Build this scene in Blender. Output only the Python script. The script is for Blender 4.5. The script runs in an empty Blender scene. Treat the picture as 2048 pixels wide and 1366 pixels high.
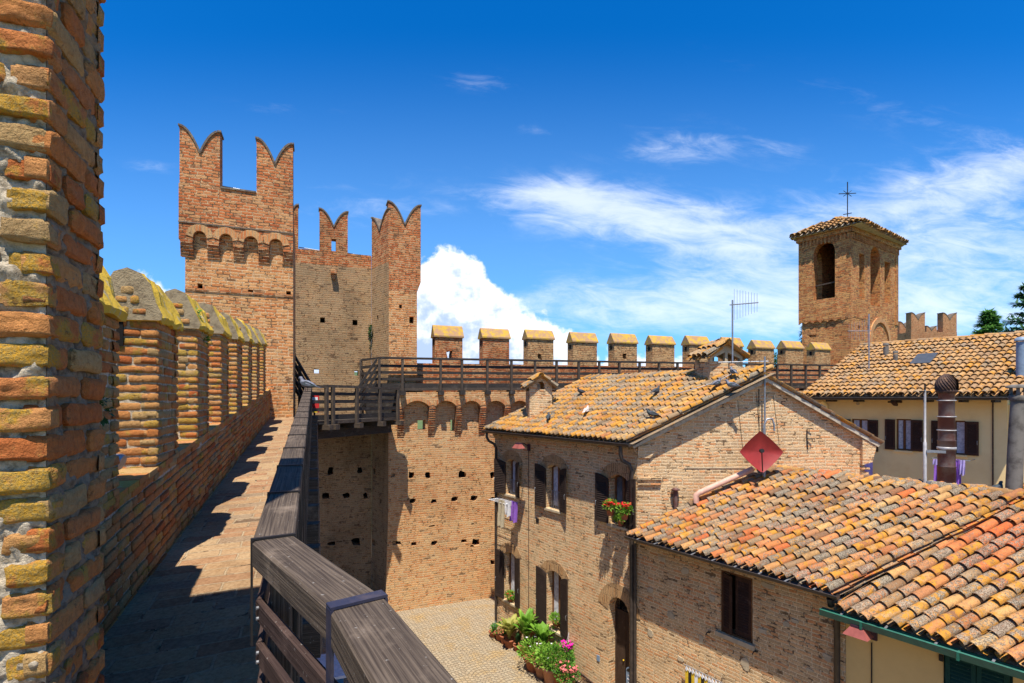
import bpy, bmesh, math, random
import numpy as np
from mathutils import Vector, Matrix, noise
from mathutils.geometry import delaunay_2d_cdt
random.seed(7)
sc = bpy.context.scene
C = sc.collection
# ---------------------------------------------------------------- camera
FPX = 1010.0; CX = 1024.0; HY = 797.0          # focal length, centre column and horizon row (2048 px wide photograph)
cam = bpy.data.cameras.new('camera'); co = bpy.data.objects.new('camera', cam); C.objects.link(co)
cam.sensor_width = 36; cam.lens = 36*FPX/2048; cam.shift_y = (HY-683)/2048
co.location = (0, 0, 0); co.rotation_euler = (math.pi/2, 0, 0)
cam.clip_start = 0.05; cam.clip_end = 9000
sc.camera = co
# ---------------------------------------------------------------- light
EL = math.radians(69); AZ = math.radians(183)
S = Vector((math.sin(AZ)*math.cos(EL), math.cos(AZ)*math.cos(EL), math.sin(EL)))
sun = bpy.data.lights.new('sun', 'SUN'); sun.energy = 5.0; sun.angle = math.radians(.5); sun.color = (1, .93, .82)
so = bpy.data.objects.new('sun', sun); C.objects.link(so); so.rotation_euler = S.to_track_quat('Z', 'Y').to_euler()
so.location = (0, -20, 60)
sc.view_settings.view_transform = 'Standard'; sc.view_settings.look = 'None'; sc.view_settings.gamma = 1
sc.view_settings.exposure = 0.74; sc.view_settings.use_curve_mapping = False

class NT:
    """small helper to write node trees"""
    def __init__(s, tree): s.t = tree; s.n = tree.nodes; s.l = tree.links
    def node(s, typ, **kw):
        n = s.n.new(typ)
        for k, v in kw.items():
            if k.startswith('i_'):
                key = k[2:]; key = int(key) if key.isdigit() else key.replace('_', ' ')
                s.put(n.inputs[key], v)
            else: setattr(n, k, v)
        return n
    def put(s, sock, v):
        if isinstance(v, bpy.types.NodeSocket): s.l.new(v, sock)
        else:
            if sock.type == 'RGBA' and len(v) == 3: v = (*v, 1)
            sock.default_value = v
    def math(s, op, a, b=0.0, c=None, clamp=False):
        n = s.node('ShaderNodeMath', operation=op, use_clamp=clamp); s.put(n.inputs[0], a); s.put(n.inputs[1], b)
        if c is not None: s.put(n.inputs[2], c)
        return n.outputs[0]
    def mix(s, f, a, b, blend='MIX'):
        n = s.node('ShaderNodeMix', data_type='RGBA', blend_type=blend, clamp_factor=True)
        s.put(n.inputs[0], f); s.put(n.inputs[6], a); s.put(n.inputs[7], b); return n.outputs[2]
    def ramp(s, f, stops, interp='LINEAR'):
        n = s.node('ShaderNodeValToRGB'); cr = n.color_ramp; cr.interpolation = interp
        while len(cr.elements) < len(stops): cr.elements.new(.5)
        for e, (p, c) in zip(cr.elements, stops):
            e.position = p; e.color = (*(c if hasattr(c, '__len__') else (c, c, c)), 1)
        s.put(n.inputs[0], f); return n.outputs[0]
    def noise(s, vec, scale, detail=3, rough=.55, dist=0):
        n = s.node('ShaderNodeTexNoise'); s.put(n.inputs['Vector'], vec)
        n.inputs['Scale'].default_value = scale; n.inputs['Detail'].default_value = detail
        n.inputs['Roughness'].default_value = rough; n.inputs['Distortion'].default_value = dist
        return n.outputs[0]
    def mapr(s, v, a, b, c=0., d=1., smooth=True):
        n = s.node('ShaderNodeMapRange', interpolation_type='SMOOTHSTEP' if smooth else 'LINEAR')
        s.put(n.inputs[0], v); s.put(n.inputs[1], a); s.put(n.inputs[2], b); s.put(n.inputs[3], c); s.put(n.inputs[4], d)
        return n.outputs[0]
    def vec(s, x, y, z=0.):
        n = s.node('ShaderNodeCombineXYZ'); s.put(n.inputs[0], x); s.put(n.inputs[1], y); s.put(n.inputs[2], z); return n.outputs[0]

# ---------------------------------------------------------------- sky
w = bpy.data.worlds.new('World'); sc.world = w; w.use_nodes = True
T = NT(w.node_tree); T.n.clear()
sky = T.node('ShaderNodeTexSky', sky_type='NISHITA', sun_disc=False, sun_elevation=EL, sun_rotation=AZ, air_density=1.0, dust_density=.3, ozone_density=2.2)
hs = T.node('ShaderNodeHueSaturation'); hs.inputs['Hue'].default_value = .502; hs.inputs['Saturation'].default_value = 1.10; hs.inputs['Value'].default_value = 1.0
T.put(hs.inputs['Color'], T.mix(1., sky.outputs[0], (.40, .86, 1.36), 'MULTIPLY'))
tc = T.node('ShaderNodeTexCoord'); sx = T.node('ShaderNodeSeparateXYZ'); T.put(sx.inputs[0], tc.outputs['Generated'])
yy = T.math('MAXIMUM', T.math('ABSOLUTE', sx.outputs[1]), .08)
U = T.math('DIVIDE', sx.outputs[0], yy); V = T.math('DIVIDE', sx.outputs[2], yy)
def gauss(cu, cv, ru, rv, sh=0.):      # soft elliptical patch of sky
    du = T.math('DIVIDE', T.math('SUBTRACT', U, cu), ru)
    dv0 = T.math('SUBTRACT', T.math('SUBTRACT', V, cv), T.math('MULTIPLY', T.math('SUBTRACT', U, cu), sh))
    dv = T.math('DIVIDE', dv0, rv)
    r2 = T.math('ADD', T.math('MULTIPLY', du, du), T.math('MULTIPLY', dv, dv))
    return T.math('POWER', 2.718, T.math('MULTIPLY', r2, -1.))
wisp = T.noise(T.vec(T.math('MULTIPLY', U, 2.6), T.math('ADD', T.math('MULTIPLY', V, 9.), T.math('MULTIPLY', U, 1.1))), 2.6, 9, .66, .8)
wisp2 = T.noise(T.vec(T.math('MULTIPLY', U, 3.), T.math('MULTIPLY', V, 9.), 3.), 3.2, 8, .65, .3)
fib = T.math('ADD', T.math('MULTIPLY', wisp, .65), T.math('MULTIPLY', wisp2, .35))
m = gauss(.24, .37, .27, .052, -.10)
for a in [(.10,.405,.10,.035,0,.9), (.42,.30,.30,.06,-.1,.6), (.88,.30,.34,.15,0,.85), (.34,.50,.12,.035,.05,.75), (-.06,.625,.085,.02,-.1,.55), (.93,.44,.25,.05,.25,.7),
          (.52,.50,.06,.02,-.2,.4), (.05,.53,.05,.012,-.3,.35), (-.45,.58,.12,.02,0,.25), (.62,.16,.7,.06,0,.75), (-.72,.46,.05,.012,0,.45), (.3,.20,.35,.05,0,.7), (-.3,.38,.2,.04,0,.4), (.8,.56,.35,.03,-.3,.25)]:
    m = T.math('ADD', m, T.math('MULTIPLY', gauss(*a[:5]), a[5]))
cir = T.math('MULTIPLY', T.mapr(T.math('ADD', T.math('MULTIPLY', fib, 1.), T.math('MULTIPLY', m, .30)), .53, 1.0), T.math('MINIMUM', T.math('MULTIPLY', m, 1.5), 1.), clamp=True)
# cumulus bank: its upper outline is a curve over azimuth, roughened by billowing noise
bil = T.noise(T.vec(U, V, 1.), 9., 7, .6, .2)
bil2 = T.noise(T.vec(U, V, 5.), 26., 5, .6, 0)
outl = T.ramp(T.mapr(U, -1.1, 1.1, 0, 1, False), [(0, .05), (.10, .20), (.135, .25), (.175, .24), (.21, .19), (.26, .12), (.38, .16), (.405, .30), (.44, .315), (.472, .27), (.505, .19), (.56, .13), (.61, .09), (.70, .05), (.8, .04), (1, .03)])
edge = T.math('SUBTRACT', T.math('ADD', outl, T.math('ADD', T.math('MULTIPLY', T.math('SUBTRACT', bil, .5), .16), T.math('MULTIPLY', T.math('SUBTRACT', bil2, .5), .05))), V)
cum = T.mapr(edge, 0., .022)
shade = T.mapr(T.math('ADD', T.math('MULTIPLY', edge, .8), T.math('ADD', T.math('MULTIPLY', T.math('SUBTRACT', bil2, .5), .45), T.math('MULTIPLY', T.math('SUBTRACT', bil, .5), .35))), .0, .20)
cumcol = T.mix(shade, (9.2, 9.4, 9.8), (4.0, 5.2, 7.6))
low = T.mix(T.mapr(V, .02, .75, .42, .0), hs.outputs[0], (3.2, 6.2, 10.2))
c1 = T.mix(T.math('MULTIPLY', cir, .66), low, (8.2, 8.7, 9.5))
c2 = T.mix(cum, c1, cumcol)
bg = T.node('ShaderNodeBackground'); T.put(bg.inputs[0], c2); bg.inputs[1].default_value = .085
wo = T.node('ShaderNodeOutputWorld'); T.l.new(bg.outputs[0], wo.inputs[0])

# ---------------------------------------------------------------- materials
M = {}
def newmat(name):
    m = bpy.data.materials.new(name); m.use_nodes = True; t = NT(m.node_tree); t.n.clear()
    o = t.node('ShaderNodeOutputMaterial'); p = t.node('ShaderNodeBsdfPrincipled'); t.l.new(p.outputs[0], o.inputs[0])
    p.inputs['Roughness'].default_value = .85; p.inputs['Specular IOR Level'].default_value = .25
    M[name] = m; return t, p
def bump(t, p, h, strength, dist):
    b = t.node('ShaderNodeBump'); b.inputs['Strength'].default_value = strength; b.inputs['Distance'].default_value = dist
    t.put(b.inputs['Height'], h); t.l.new(b.outputs[0], p.inputs['Normal'])
def uvpos(t):
    return t.node('ShaderNodeUVMap').outputs[0], t.node('ShaderNodeNewGeometry').outputs['Position']

def brick_mat(name, stops, mortar, bw=.27, bh=.078, ms=.014, wob=.02, bd=.012, stain=(.5, .45, .4), st=.35, lich=0., rub=0., ero=1., warm=(1.10, .90, .66)):
    t, p = newmat(name); uv, pos = uvpos(t)
    n1 = t.node('ShaderNodeTexNoise'); t.put(n1.inputs['Vector'], pos); n1.inputs['Scale'].default_value = 9; n1.inputs['Detail'].default_value = 3
    n2 = t.node('ShaderNodeTexNoise'); t.put(n2.inputs['Vector'], pos); n2.inputs['Scale'].default_value = 1.1; n2.inputs['Detail'].default_value = 1
    def off(n, k):
        a = t.node('ShaderNodeVectorMath', operation='SUBTRACT'); t.put(a.inputs[0], n.outputs['Color']); a.inputs[1].default_value = (.5, .5, .5)
        b = t.node('ShaderNodeVectorMath', operation='SCALE'); t.put(b.inputs[0], a.outputs[0]); b.inputs['Scale'].default_value = k; return b.outputs[0]
    a = t.node('ShaderNodeVectorMath', operation='ADD'); t.put(a.inputs[0], uv); t.put(a.inputs[1], off(n1, wob))
    b = t.node('ShaderNodeVectorMath', operation='ADD'); t.put(b.inputs[0], a.outputs[0]); t.put(b.inputs[1], off(n2, wob*4))
    br = t.node('ShaderNodeTexBrick'); t.put(br.inputs['Vector'], b.outputs[0])
    br.offset = .5; br.squash = .62; br.squash_frequency = 3
    for k, v in (('Color1', (0, 0, 0, 1)), ('Color2', (1, 1, 1, 1)), ('Mortar', (.5, .5, .5, 1)), ('Scale', 1), ('Mortar Size', ms), ('Mortar Smooth', .35), ('Bias', 0), ('Brick Width', bw), ('Row Height', bh)):
        br.inputs[k].default_value = v
    rnd = t.ramp(br.outputs['Color'], stops)
    fine = t.noise(pos, 38, 4, .7); mid = t.noise(pos, 7, 3, .6); big = t.noise(pos, .55, 4, .6)
    col = t.mix(t.mapr(fine, .32, .72, 0, .75), rnd, t.mix(1., rnd, (.55, .46, .38), 'MULTIPLY'))
    col = t.mix(t.mapr(mid, .48, .75, 0, .35), col, stops[len(stops)//2][1])
    mo = t.mix(t.mapr(fine, .3, .7), mortar, tuple(c*.6 for c in mortar))
    fac = br.outputs['Fac']
    pat = t.noise(pos, 3.2, 5, .7)
    if rub: fac = t.math('MAXIMUM', fac, t.mapr(pat, .62, .72, 0, rub))
    col = t.mix(fac, col, mo)
    # raked-out joints and lost bricks, their crevice shade painted near black
    gap = t.math('MULTIPLY', br.outputs['Fac'], t.mapr(t.noise(pos, 5.5, 4, .75), .60-ero*.13, .68-ero*.13))
    lost = t.math('MULTIPLY', t.mapr(br.outputs['Color'], .97-ero*.03, .975-ero*.03, 0, 1), t.mapr(pat, .50, .56))
    dk = t.math('MAXIMUM', gap, t.math('MULTIPLY', lost, .75))
    col = t.mix(t.math('MULTIPLY', dk, .85), col, (.09, .05, .03))
    mp = t.node('ShaderNodeMapping'); mp.inputs['Scale'].default_value = (2.6, 2.6, .22); t.put(mp.inputs[0], pos)
    stk = t.noise(mp.outputs[0], 1., 5, .65)
    col = t.mix(t.mapr(stk, .50, .78, 0, st*.9), col, t.mix(1., col, stain, 'MULTIPLY'))
    col = t.mix(t.mapr(big, .42, .70, 0, st), col, t.mix(1., col, stain, 'MULTIPLY'))
    col = t.mix(t.mapr(t.noise(pos, 1.7, 4, .6), .50, .72, 0, .35), col, t.mix(1., col, (1.25, 1.12, .95), 'MULTIPLY'))
    if lich: col = t.mix(t.mapr(t.noise(pos, 5, 5, .7), .60, .72, 0, lich), col, (.42, .30, .06))
    t.put(p.inputs['Base Color'], t.mix(1., col, warm, 'MULTIPLY'))
    h = t.math('ADD', t.math('MULTIPLY', t.math('SUBTRACT', 1., br.outputs['Fac']), .6), t.math('ADD', t.math('MULTIPLY', fine, .5), t.math('MULTIPLY', br.outputs['Color'], .35)))
    h = t.math('SUBTRACT', h, t.math('MULTIPLY', dk, .8))
    bump(t, p, h, 1., bd)
    p.inputs['Roughness'].default_value = .92
    return t, p

RED = [(0, (.40,.13,.055)), (.22, (.52,.20,.085)), (.45, (.55,.29,.15)), (.62, (.50,.17,.07)), (.8, (.58,.37,.21)), (1, (.38,.22,.14))]
ORA = [(0, (.52,.21,.09)), (.25, (.60,.32,.15)), (.5, (.66,.42,.23)), (.7, (.54,.25,.11)), (.85, (.60,.44,.26)), (1, (.44,.29,.18))]
TAN = [(0, (.66,.36,.19)), (.2, (.74,.56,.37)), (.4, (.56,.45,.32)), (.6, (.80,.62,.41)), (.8, (.72,.38,.20)), (.92, (.66,.52,.35)), (1, (.38,.31,.22))]
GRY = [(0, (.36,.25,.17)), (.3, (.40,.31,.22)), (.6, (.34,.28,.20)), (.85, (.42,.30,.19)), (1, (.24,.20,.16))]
brick_mat('brick_red', RED, (.60,.46,.33), bh=.082, ms=.014, bd=.02, st=.6, stain=(.55,.48,.45))
brick_mat('brick_tower', ORA, (.74,.60,.44), bh=.086, bw=.29, bd=.02, st=.5, stain=(.6,.5,.45), ero=.75)
brick_mat('brick_curtain', [(0,(.56,.27,.13)),(.25,(.62,.38,.20)),(.5,(.66,.45,.26)),(.7,(.56,.30,.15)),(.85,(.64,.49,.30)),(1,(.46,.33,.21))], (.70,.56,.40), bh=.082, bw=.30, st=.5, bd=.02, stain=(.68,.54,.45), ero=.45, warm=(1.08, .95, .74))
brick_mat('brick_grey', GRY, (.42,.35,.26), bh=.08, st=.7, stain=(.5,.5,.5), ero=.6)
brick_mat('brick_house', TAN, (.86,.74,.56), bh=.076, bw=.27, ms=.015, bd=.03, st=.4, stain=(.62,.54,.46), rub=.35, ero=.45, warm=(1.06, .93, .74))
brick_mat('brick_rough', [(0,(.50,.31,.17)),(.3,(.56,.42,.26)),(.55,(.60,.46,.29)),(.8,(.52,.30,.16)),(1,(.40,.31,.21))], (.50,.40,.27), bh=.082, bw=.24, ms=.014, wob=.035, bd=.03, st=.2)
brick_mat('brick_bell', [(0,(.52,.19,.08)),(.25,(.62,.33,.15)),(.5,(.66,.42,.20)),(.75,(.56,.24,.11)),(1,(.36,.22,.13))], (.56,.42,.26), bh=.10, bw=.34, wob=.04, bd=.03, st=.45, lich=.5)
brick_mat('brick_far', [(0,(.44,.22,.13)),(.5,(.50,.31,.20)),(1,(.40,.24,.16))], (.45,.34,.25), bh=.11, bw=.4)
brick_mat('paving', [(0,(.44,.27,.18)),(.25,(.52,.40,.27)),(.5,(.58,.48,.34)),(.7,(.48,.31,.20)),(1,(.40,.35,.29))], (.60,.52,.40), bh=.15, bw=.42, ms=.010, wob=.02, bd=.012, st=.6, ero=.3, warm=(.68,.58,.46))
brick_mat('arch_brick', [(0,(.50,.20,.09)),(.5,(.58,.33,.17)),(1,(.55,.42,.26))], (.55,.44,.31), bh=.27, bw=.075, ms=.010, ero=0.)
brick_mat('arch_house', [(0,(.50,.34,.20)),(.5,(.55,.42,.27)),(1,(.48,.38,.26))], (.42,.34,.24), bh=.27, bw=.06, ms=.010)

def plain(name, col, rough=.85, var=.25, scale=8, bd=.003, metal=0., spec=.25, col2=None, lo=.4, hi=.7, detail=5):
    t, p = newmat(name); uv, pos = uvpos(t)
    n = t.noise(pos, scale, detail, .65)
    c2 = col2 or tuple(c*(1-var) for c in col)
    t.put(p.inputs['Base Color'], t.mix(t.mapr(n, lo, hi), col, c2))
    p.inputs['Roughness'].default_value = rough; p.inputs['Metallic'].default_value = metal; p.inputs['Specular IOR Level'].default_value = spec
    if bd: bump(t, p, t.noise(pos, scale*5, 4, .7), .7, bd)
    return t, p
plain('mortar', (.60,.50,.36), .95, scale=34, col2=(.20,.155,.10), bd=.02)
plain('mortar_shade', (.30,.22,.14), .95, scale=34, col2=(.12,.08,.05), bd=.02)  # darker copy of mortar, shade of the pier's side face put into the colour
plain('coping_end', (.36,.28,.17), .95, scale=14, col2=(.20,.15,.09), bd=.02)
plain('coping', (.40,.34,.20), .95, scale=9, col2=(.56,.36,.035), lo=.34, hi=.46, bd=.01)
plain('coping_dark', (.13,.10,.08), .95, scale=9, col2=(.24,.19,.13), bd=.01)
plain('coping_far', (.34,.20,.11), .95, scale=5, col2=(.46,.29,.04), lo=.42, hi=.62, bd=.01)
plain('plaster_yellow', (.82,.62,.30), .9, scale=1.6, col2=(.76,.55,.26), bd=.002)
plain('plaster_dark', (.72,.49,.19), .9, scale=1.6, col2=(.66,.44,.17), bd=.002)
plain('stone', (.50,.40,.26), .9, scale=6, col2=(.38,.31,.21), bd=.006)
plain('fascia', (.50,.44,.34), .95, scale=7, col2=(.27,.22,.16), bd=.01)
plain('concrete', (.17,.155,.135), .95, scale=5, col2=(.08,.07,.06), bd=.006)
plain('gutter_dark', (.035,.026,.022), .45, scale=9, col2=(.06,.045,.035), bd=0, spec=.4)
plain('gutter_green', (.02,.13,.085), .4, scale=9, col2=(.015,.09,.06), bd=0, spec=.5)
plain('metal_grey', (.32,.33,.35), .45, scale=20, metal=.6, bd=0)
plain('metal_black', (.02,.018,.018), .5, bd=0)
plain('rust', (.13,.055,.045), .65, scale=3, col2=(.19,.15,.13), bd=.002, metal=.25)
plain('rust_dark', (.05,.03,.026), .7, scale=18, col2=(.14,.075,.045), bd=.006, metal=.2)
plain('band', (.42,.40,.39), .5, scale=9, metal=.3, bd=0)
plain('bracket', (.018,.02,.042), .55, scale=14, col2=(.05,.04,.05), bd=0, spec=.4)
plain('dish_red', (.27,.026,.022), .5, scale=5, col2=(.22,.022,.02), bd=0, spec=.3)
plain('lamp_red', (.30,.085,.07), .5, bd=0)
plain('lamp_dark', (.06,.025,.04), .5, bd=0)
plain('glass', (.05,.06,.07), .08, scale=2, col2=(.16,.18,.2), bd=0, spec=.8)
plain('curtain', (.62,.62,.66), .8, scale=12, col2=(.35,.36,.42), bd=0)
plain('hollow_shade', (.012,.010,.009), 1., bd=0)  # near-black colour painting the shade inside openings, holes and recesses
plain('white_cloth', (.72,.70,.70), .9, scale=8, bd=0)
plain('beige_cloth', (.52,.43,.28), .9, scale=8, bd=0)
plain('violet_cloth', (.28,.12,.50), .9, scale=8, bd=0)
plain('lilac_cloth', (.42,.34,.66), .9, scale=8, bd=0)
plain('terracotta', (.34,.11,.05), .85, scale=9, col2=(.24,.09,.05), bd=.003)
plain('terracotta_pale', (.40,.19,.11), .85, scale=9, col2=(.30,.15,.09), bd=.003)
plain('pipe_pink', (.62,.36,.27), .6, scale=9, bd=0)
plain('skylight', (.07,.075,.08), .3, bd=0, spec=.5)
plain('red_paint', (.55,.03,.03), .6, bd=0)
plain('yellow_paint', (.75,.50,.03), .6, bd=0)
plain('black_paint', (.03,.025,.02), .6, bd=0)
plain('white_paint', (.75,.75,.76), .6, bd=0)
plain('blue_paint', (.03,.16,.36), .5, bd=0)
plain('blue_sign', (.20,.27,.36), .5, bd=0)
plain('petal_red', (.70,.015,.02), .7, scale=40, col2=(.45,.01,.015), bd=0)
plain('petal_magenta', (.62,.01,.30), .7, scale=40, bd=0)
plain('petal_pink', (.60,.15,.15), .7, scale=40, bd=0)
plain('petal_white', (.75,.70,.74), .7, bd=0)
plain('pigeon_grey', (.16,.17,.21), .7, scale=20, col2=(.07,.07,.09), bd=0)
plain('pigeon_dark', (.05,.05,.065), .6, scale=20, col2=(.03,.06,.05), bd=0)
plain('pigeon_pale', (.48,.38,.33), .7, scale=20, col2=(.68,.64,.60), bd=0)
plain('pigeon_leg', (.40,.12,.10), .7, bd=0)
plain('bark', (.10,.07,.05), .95, scale=12, bd=.01)
plain('grass', (.07,.11,.03), .95, scale=.3, col2=(.12,.13,.05), bd=.05)
plain('hill', (.045,.085,.025), .95, scale=.08, col2=(.10,.12,.05), bd=.05)

def leafmat(name, a, b, tr=.3):
    t, p = newmat(name); uv, pos = uvpos(t)
    at = t.node('ShaderNodeAttribute', attribute_name='Col'); s = t.node('ShaderNodeSeparateColor'); t.put(s.inputs[0], at.outputs['Color'])
    t.put(p.inputs['Base Color'], t.mix(s.outputs[0], a, b)); p.inputs['Roughness'].default_value = .55
    tl = t.node('ShaderNodeBsdfTranslucent'); t.put(tl.inputs[0], t.mix(s.outputs[0], a, b))
    ms = t.node('ShaderNodeMixShader'); ms.inputs[0].default_value = tr; t.l.new(p.outputs[0], ms.inputs[1]); t.l.new(tl.outputs[0], ms.inputs[2])
    t.l.new(ms.outputs[0], t.n['Material Output'].inputs[0])
leafmat('leaf_bright', (.10,.24,.02), (.24,.42,.05))
leafmat('leaf_green', (.03,.12,.015), (.12,.28,.03))
leafmat('leaf_dark', (.02,.06,.02), (.05,.13,.03))
leafmat('leaf_blue', (.08,.14,.11), (.16,.24,.18))
leafmat('leaf_yellow', (.26,.28,.05), (.45,.42,.12))
leafmat('needle', (.06,.17,.04), (.16,.34,.07), .35)
leafmat('needle_blue', (.06,.15,.07), (.14,.28,.12), .35)

def woodmat(name, a, b, grain=1.):
    t, p = newmat(name); uv, pos = uvpos(t)
    mp = t.node('ShaderNodeMapping'); mp.inputs['Scale'].default_value = (1.1, 60, 1); t.put(mp.inputs[0], uv)
    g = t.noise(mp.outputs[0], 2.2, 6, .65, .4); bl = t.noise(pos, 5, 5, .65); sp = t.noise(pos, 60, 3, .6)
    c = t.mix(t.mapr(g, .35, .68), a, b)
    c = t.mix(t.mapr(bl, .52, .75, 0, .55), c, tuple(x*1.9+.012 for x in b))
    c = t.mix(t.mapr(sp, .66, .74, 0, .5), c, (.35,.33,.30))
    t.put(p.inputs['Base Color'], c); p.inputs['Roughness'].default_value = .8; p.inputs['Specular IOR Level'].default_value = .22
    bump(t, p, g, .8, .004*grain)
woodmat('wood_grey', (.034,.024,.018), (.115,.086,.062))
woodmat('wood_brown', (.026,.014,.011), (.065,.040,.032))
woodmat('wood_far', (.018,.014,.012), (.06,.05,.042))
woodmat('shutter', (.022,.013,.010), (.04,.025,.018), .5)
woodmat('shutter_red', (.035,.015,.009), (.065,.03,.018), .5)
woodmat('shutter_green', (.006,.04,.032), (.010,.055,.042), .3)
woodmat('door_wood', (.035,.020,.012), (.075,.045,.028))
woodmat('frame_wood', (.13,.055,.02), (.20,.09,.035))

def tile_mat(name, stops, orange, grey):
    t, p = newmat(name); uv, pos = uvpos(t)
    at = t.node('ShaderNodeAttribute', attribute_name='Col'); s = t.node('ShaderNodeSeparateColor'); t.put(s.inputs[0], at.outputs['Color'])
    base = t.mix(1., t.ramp(s.outputs[0], stops, 'LINEAR'), (.74,.60,.44), 'MULTIPLY')
    n1 = t.noise(pos, 5.5, 6, .68, .3); n2 = t.noise(pos, 26, 4, .7); n3 = t.noise(pos, 70, 3, .7)
    c = t.mix(t.mapr(n2, .35, .7, 0, .5), base, t.mix(1., base, (.62,.55,.48), 'MULTIPLY'))
    g = t.math('ADD', n2, t.math('MULTIPLY', s.outputs[2], .34))
    c = t.mix(t.mapr(g, .78-grey*.28, .88-grey*.2, 0, .85), c, t.mix(t.mapr(n3, .4, .6), (.34,.30,.22), (.07,.055,.04)))
    o = t.math('ADD', n1, t.math('MULTIPLY', s.outputs[1], .24))
    c = t.mix(t.mapr(o, .80-orange*.32, .86-orange*.3, 0, .93), c, t.mix(t.mapr(n3, .35, .65), (.52,.185,.012), (.46,.26,.04)))
    c = t.mix(t.mapr(t.noise(pos, 1.3, 5, .7), .45, .72, 0, .75), c, t.mix(1., c, (.56, .50, .44), 'MULTIPLY'))
    c = t.mix(t.mapr(t.noise(pos, 11, 5, .8), .53, .62, 0, .6), c, (.13, .085, .055))
    c = t.mix(t.mapr(n3, .54, .62, 0, .5), c, t.mix(1., c, (.42, .36, .32), 'MULTIPLY'))
    t.put(p.inputs['Base Color'], c); p.inputs['Roughness'].default_value = .9
    bump(t, p, t.math('ADD', n3, t.math('MULTIPLY', n2, 1.)), .8, .008)
tile_mat('tile_old', [(0,(.60,.26,.10)),(.15,(.64,.45,.20)),(.3,(.72,.52,.24)),(.42,(.36,.29,.21)),(.55,(.52,.44,.33)),(.68,(.64,.34,.15)),(.82,(.46,.39,.30)),(1,(.26,.22,.18))], .50, .50)
tile_mat('tile_mixed', [(0,(.72,.20,.07)),(.14,(.76,.36,.17)),(.27,(.66,.48,.25)),(.38,(.28,.18,.13)),(.5,(.66,.30,.13)),(.62,(.74,.54,.27)),(.74,(.60,.24,.10)),(.86,(.50,.40,.28)),(1,(.24,.16,.12))], .34, .55)
tile_mat('tile_far', [(0,(.58,.38,.20)),(.3,(.64,.48,.28)),(.6,(.50,.37,.24)),(.8,(.62,.42,.22)),(1,(.42,.34,.27))], .34, .12)

def bricks_attr_mat():
    t, p = newmat('old_brick'); uv, pos = uvpos(t)
    at = t.node('ShaderNodeAttribute', attribute_name='Col'); s = t.node('ShaderNodeSeparateColor'); t.put(s.inputs[0], at.outputs['Color'])
    base = t.ramp(s.outputs[0], [(0,(.42,.13,.045)),(.2,(.54,.24,.09)),(.4,(.56,.34,.16)),(.6,(.50,.20,.08)),(.8,(.50,.38,.21)),(1,(.40,.31,.19))])
    n1 = t.noise(pos, 11, 6, .7); n2 = t.noise(pos, 55, 5, .75); n3 = t.noise(pos, 150, 3, .7)
    c = t.mix(t.mapr(n2, .35, .7, 0, .6), base, t.mix(1., base, (.5,.42,.36), 'MULTIPLY'))
    c = t.mix(t.mapr(n1, .52, .72, 0, .35), c, (.42,.33,.24))
    l = t.math('ADD', n1, t.math('MULTIPLY', s.outputs[1], .42))
    c = t.mix(t.mapr(l, .76, .88, 0, .85), c, t.mix(t.mapr(n3, .35, .65), (.52,.34,.03), (.30,.27,.11)))
    c = t.mix(t.mapr(t.noise(pos, 22, 4, .8), .58, .68, 0, .7), c, (.10, .05, .025))
    t.put(p.inputs['Base Color'], t.mix(1., c, (1.12, .93, .66), 'MULTIPLY')); p.inputs['Roughness'].default_value = .95
    bump(t, p, t.math('ADD', t.math('MULTIPLY', n2, 1.), t.math('MULTIPLY', n3, .45)), 1., .02)
bricks_attr_mat()

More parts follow.
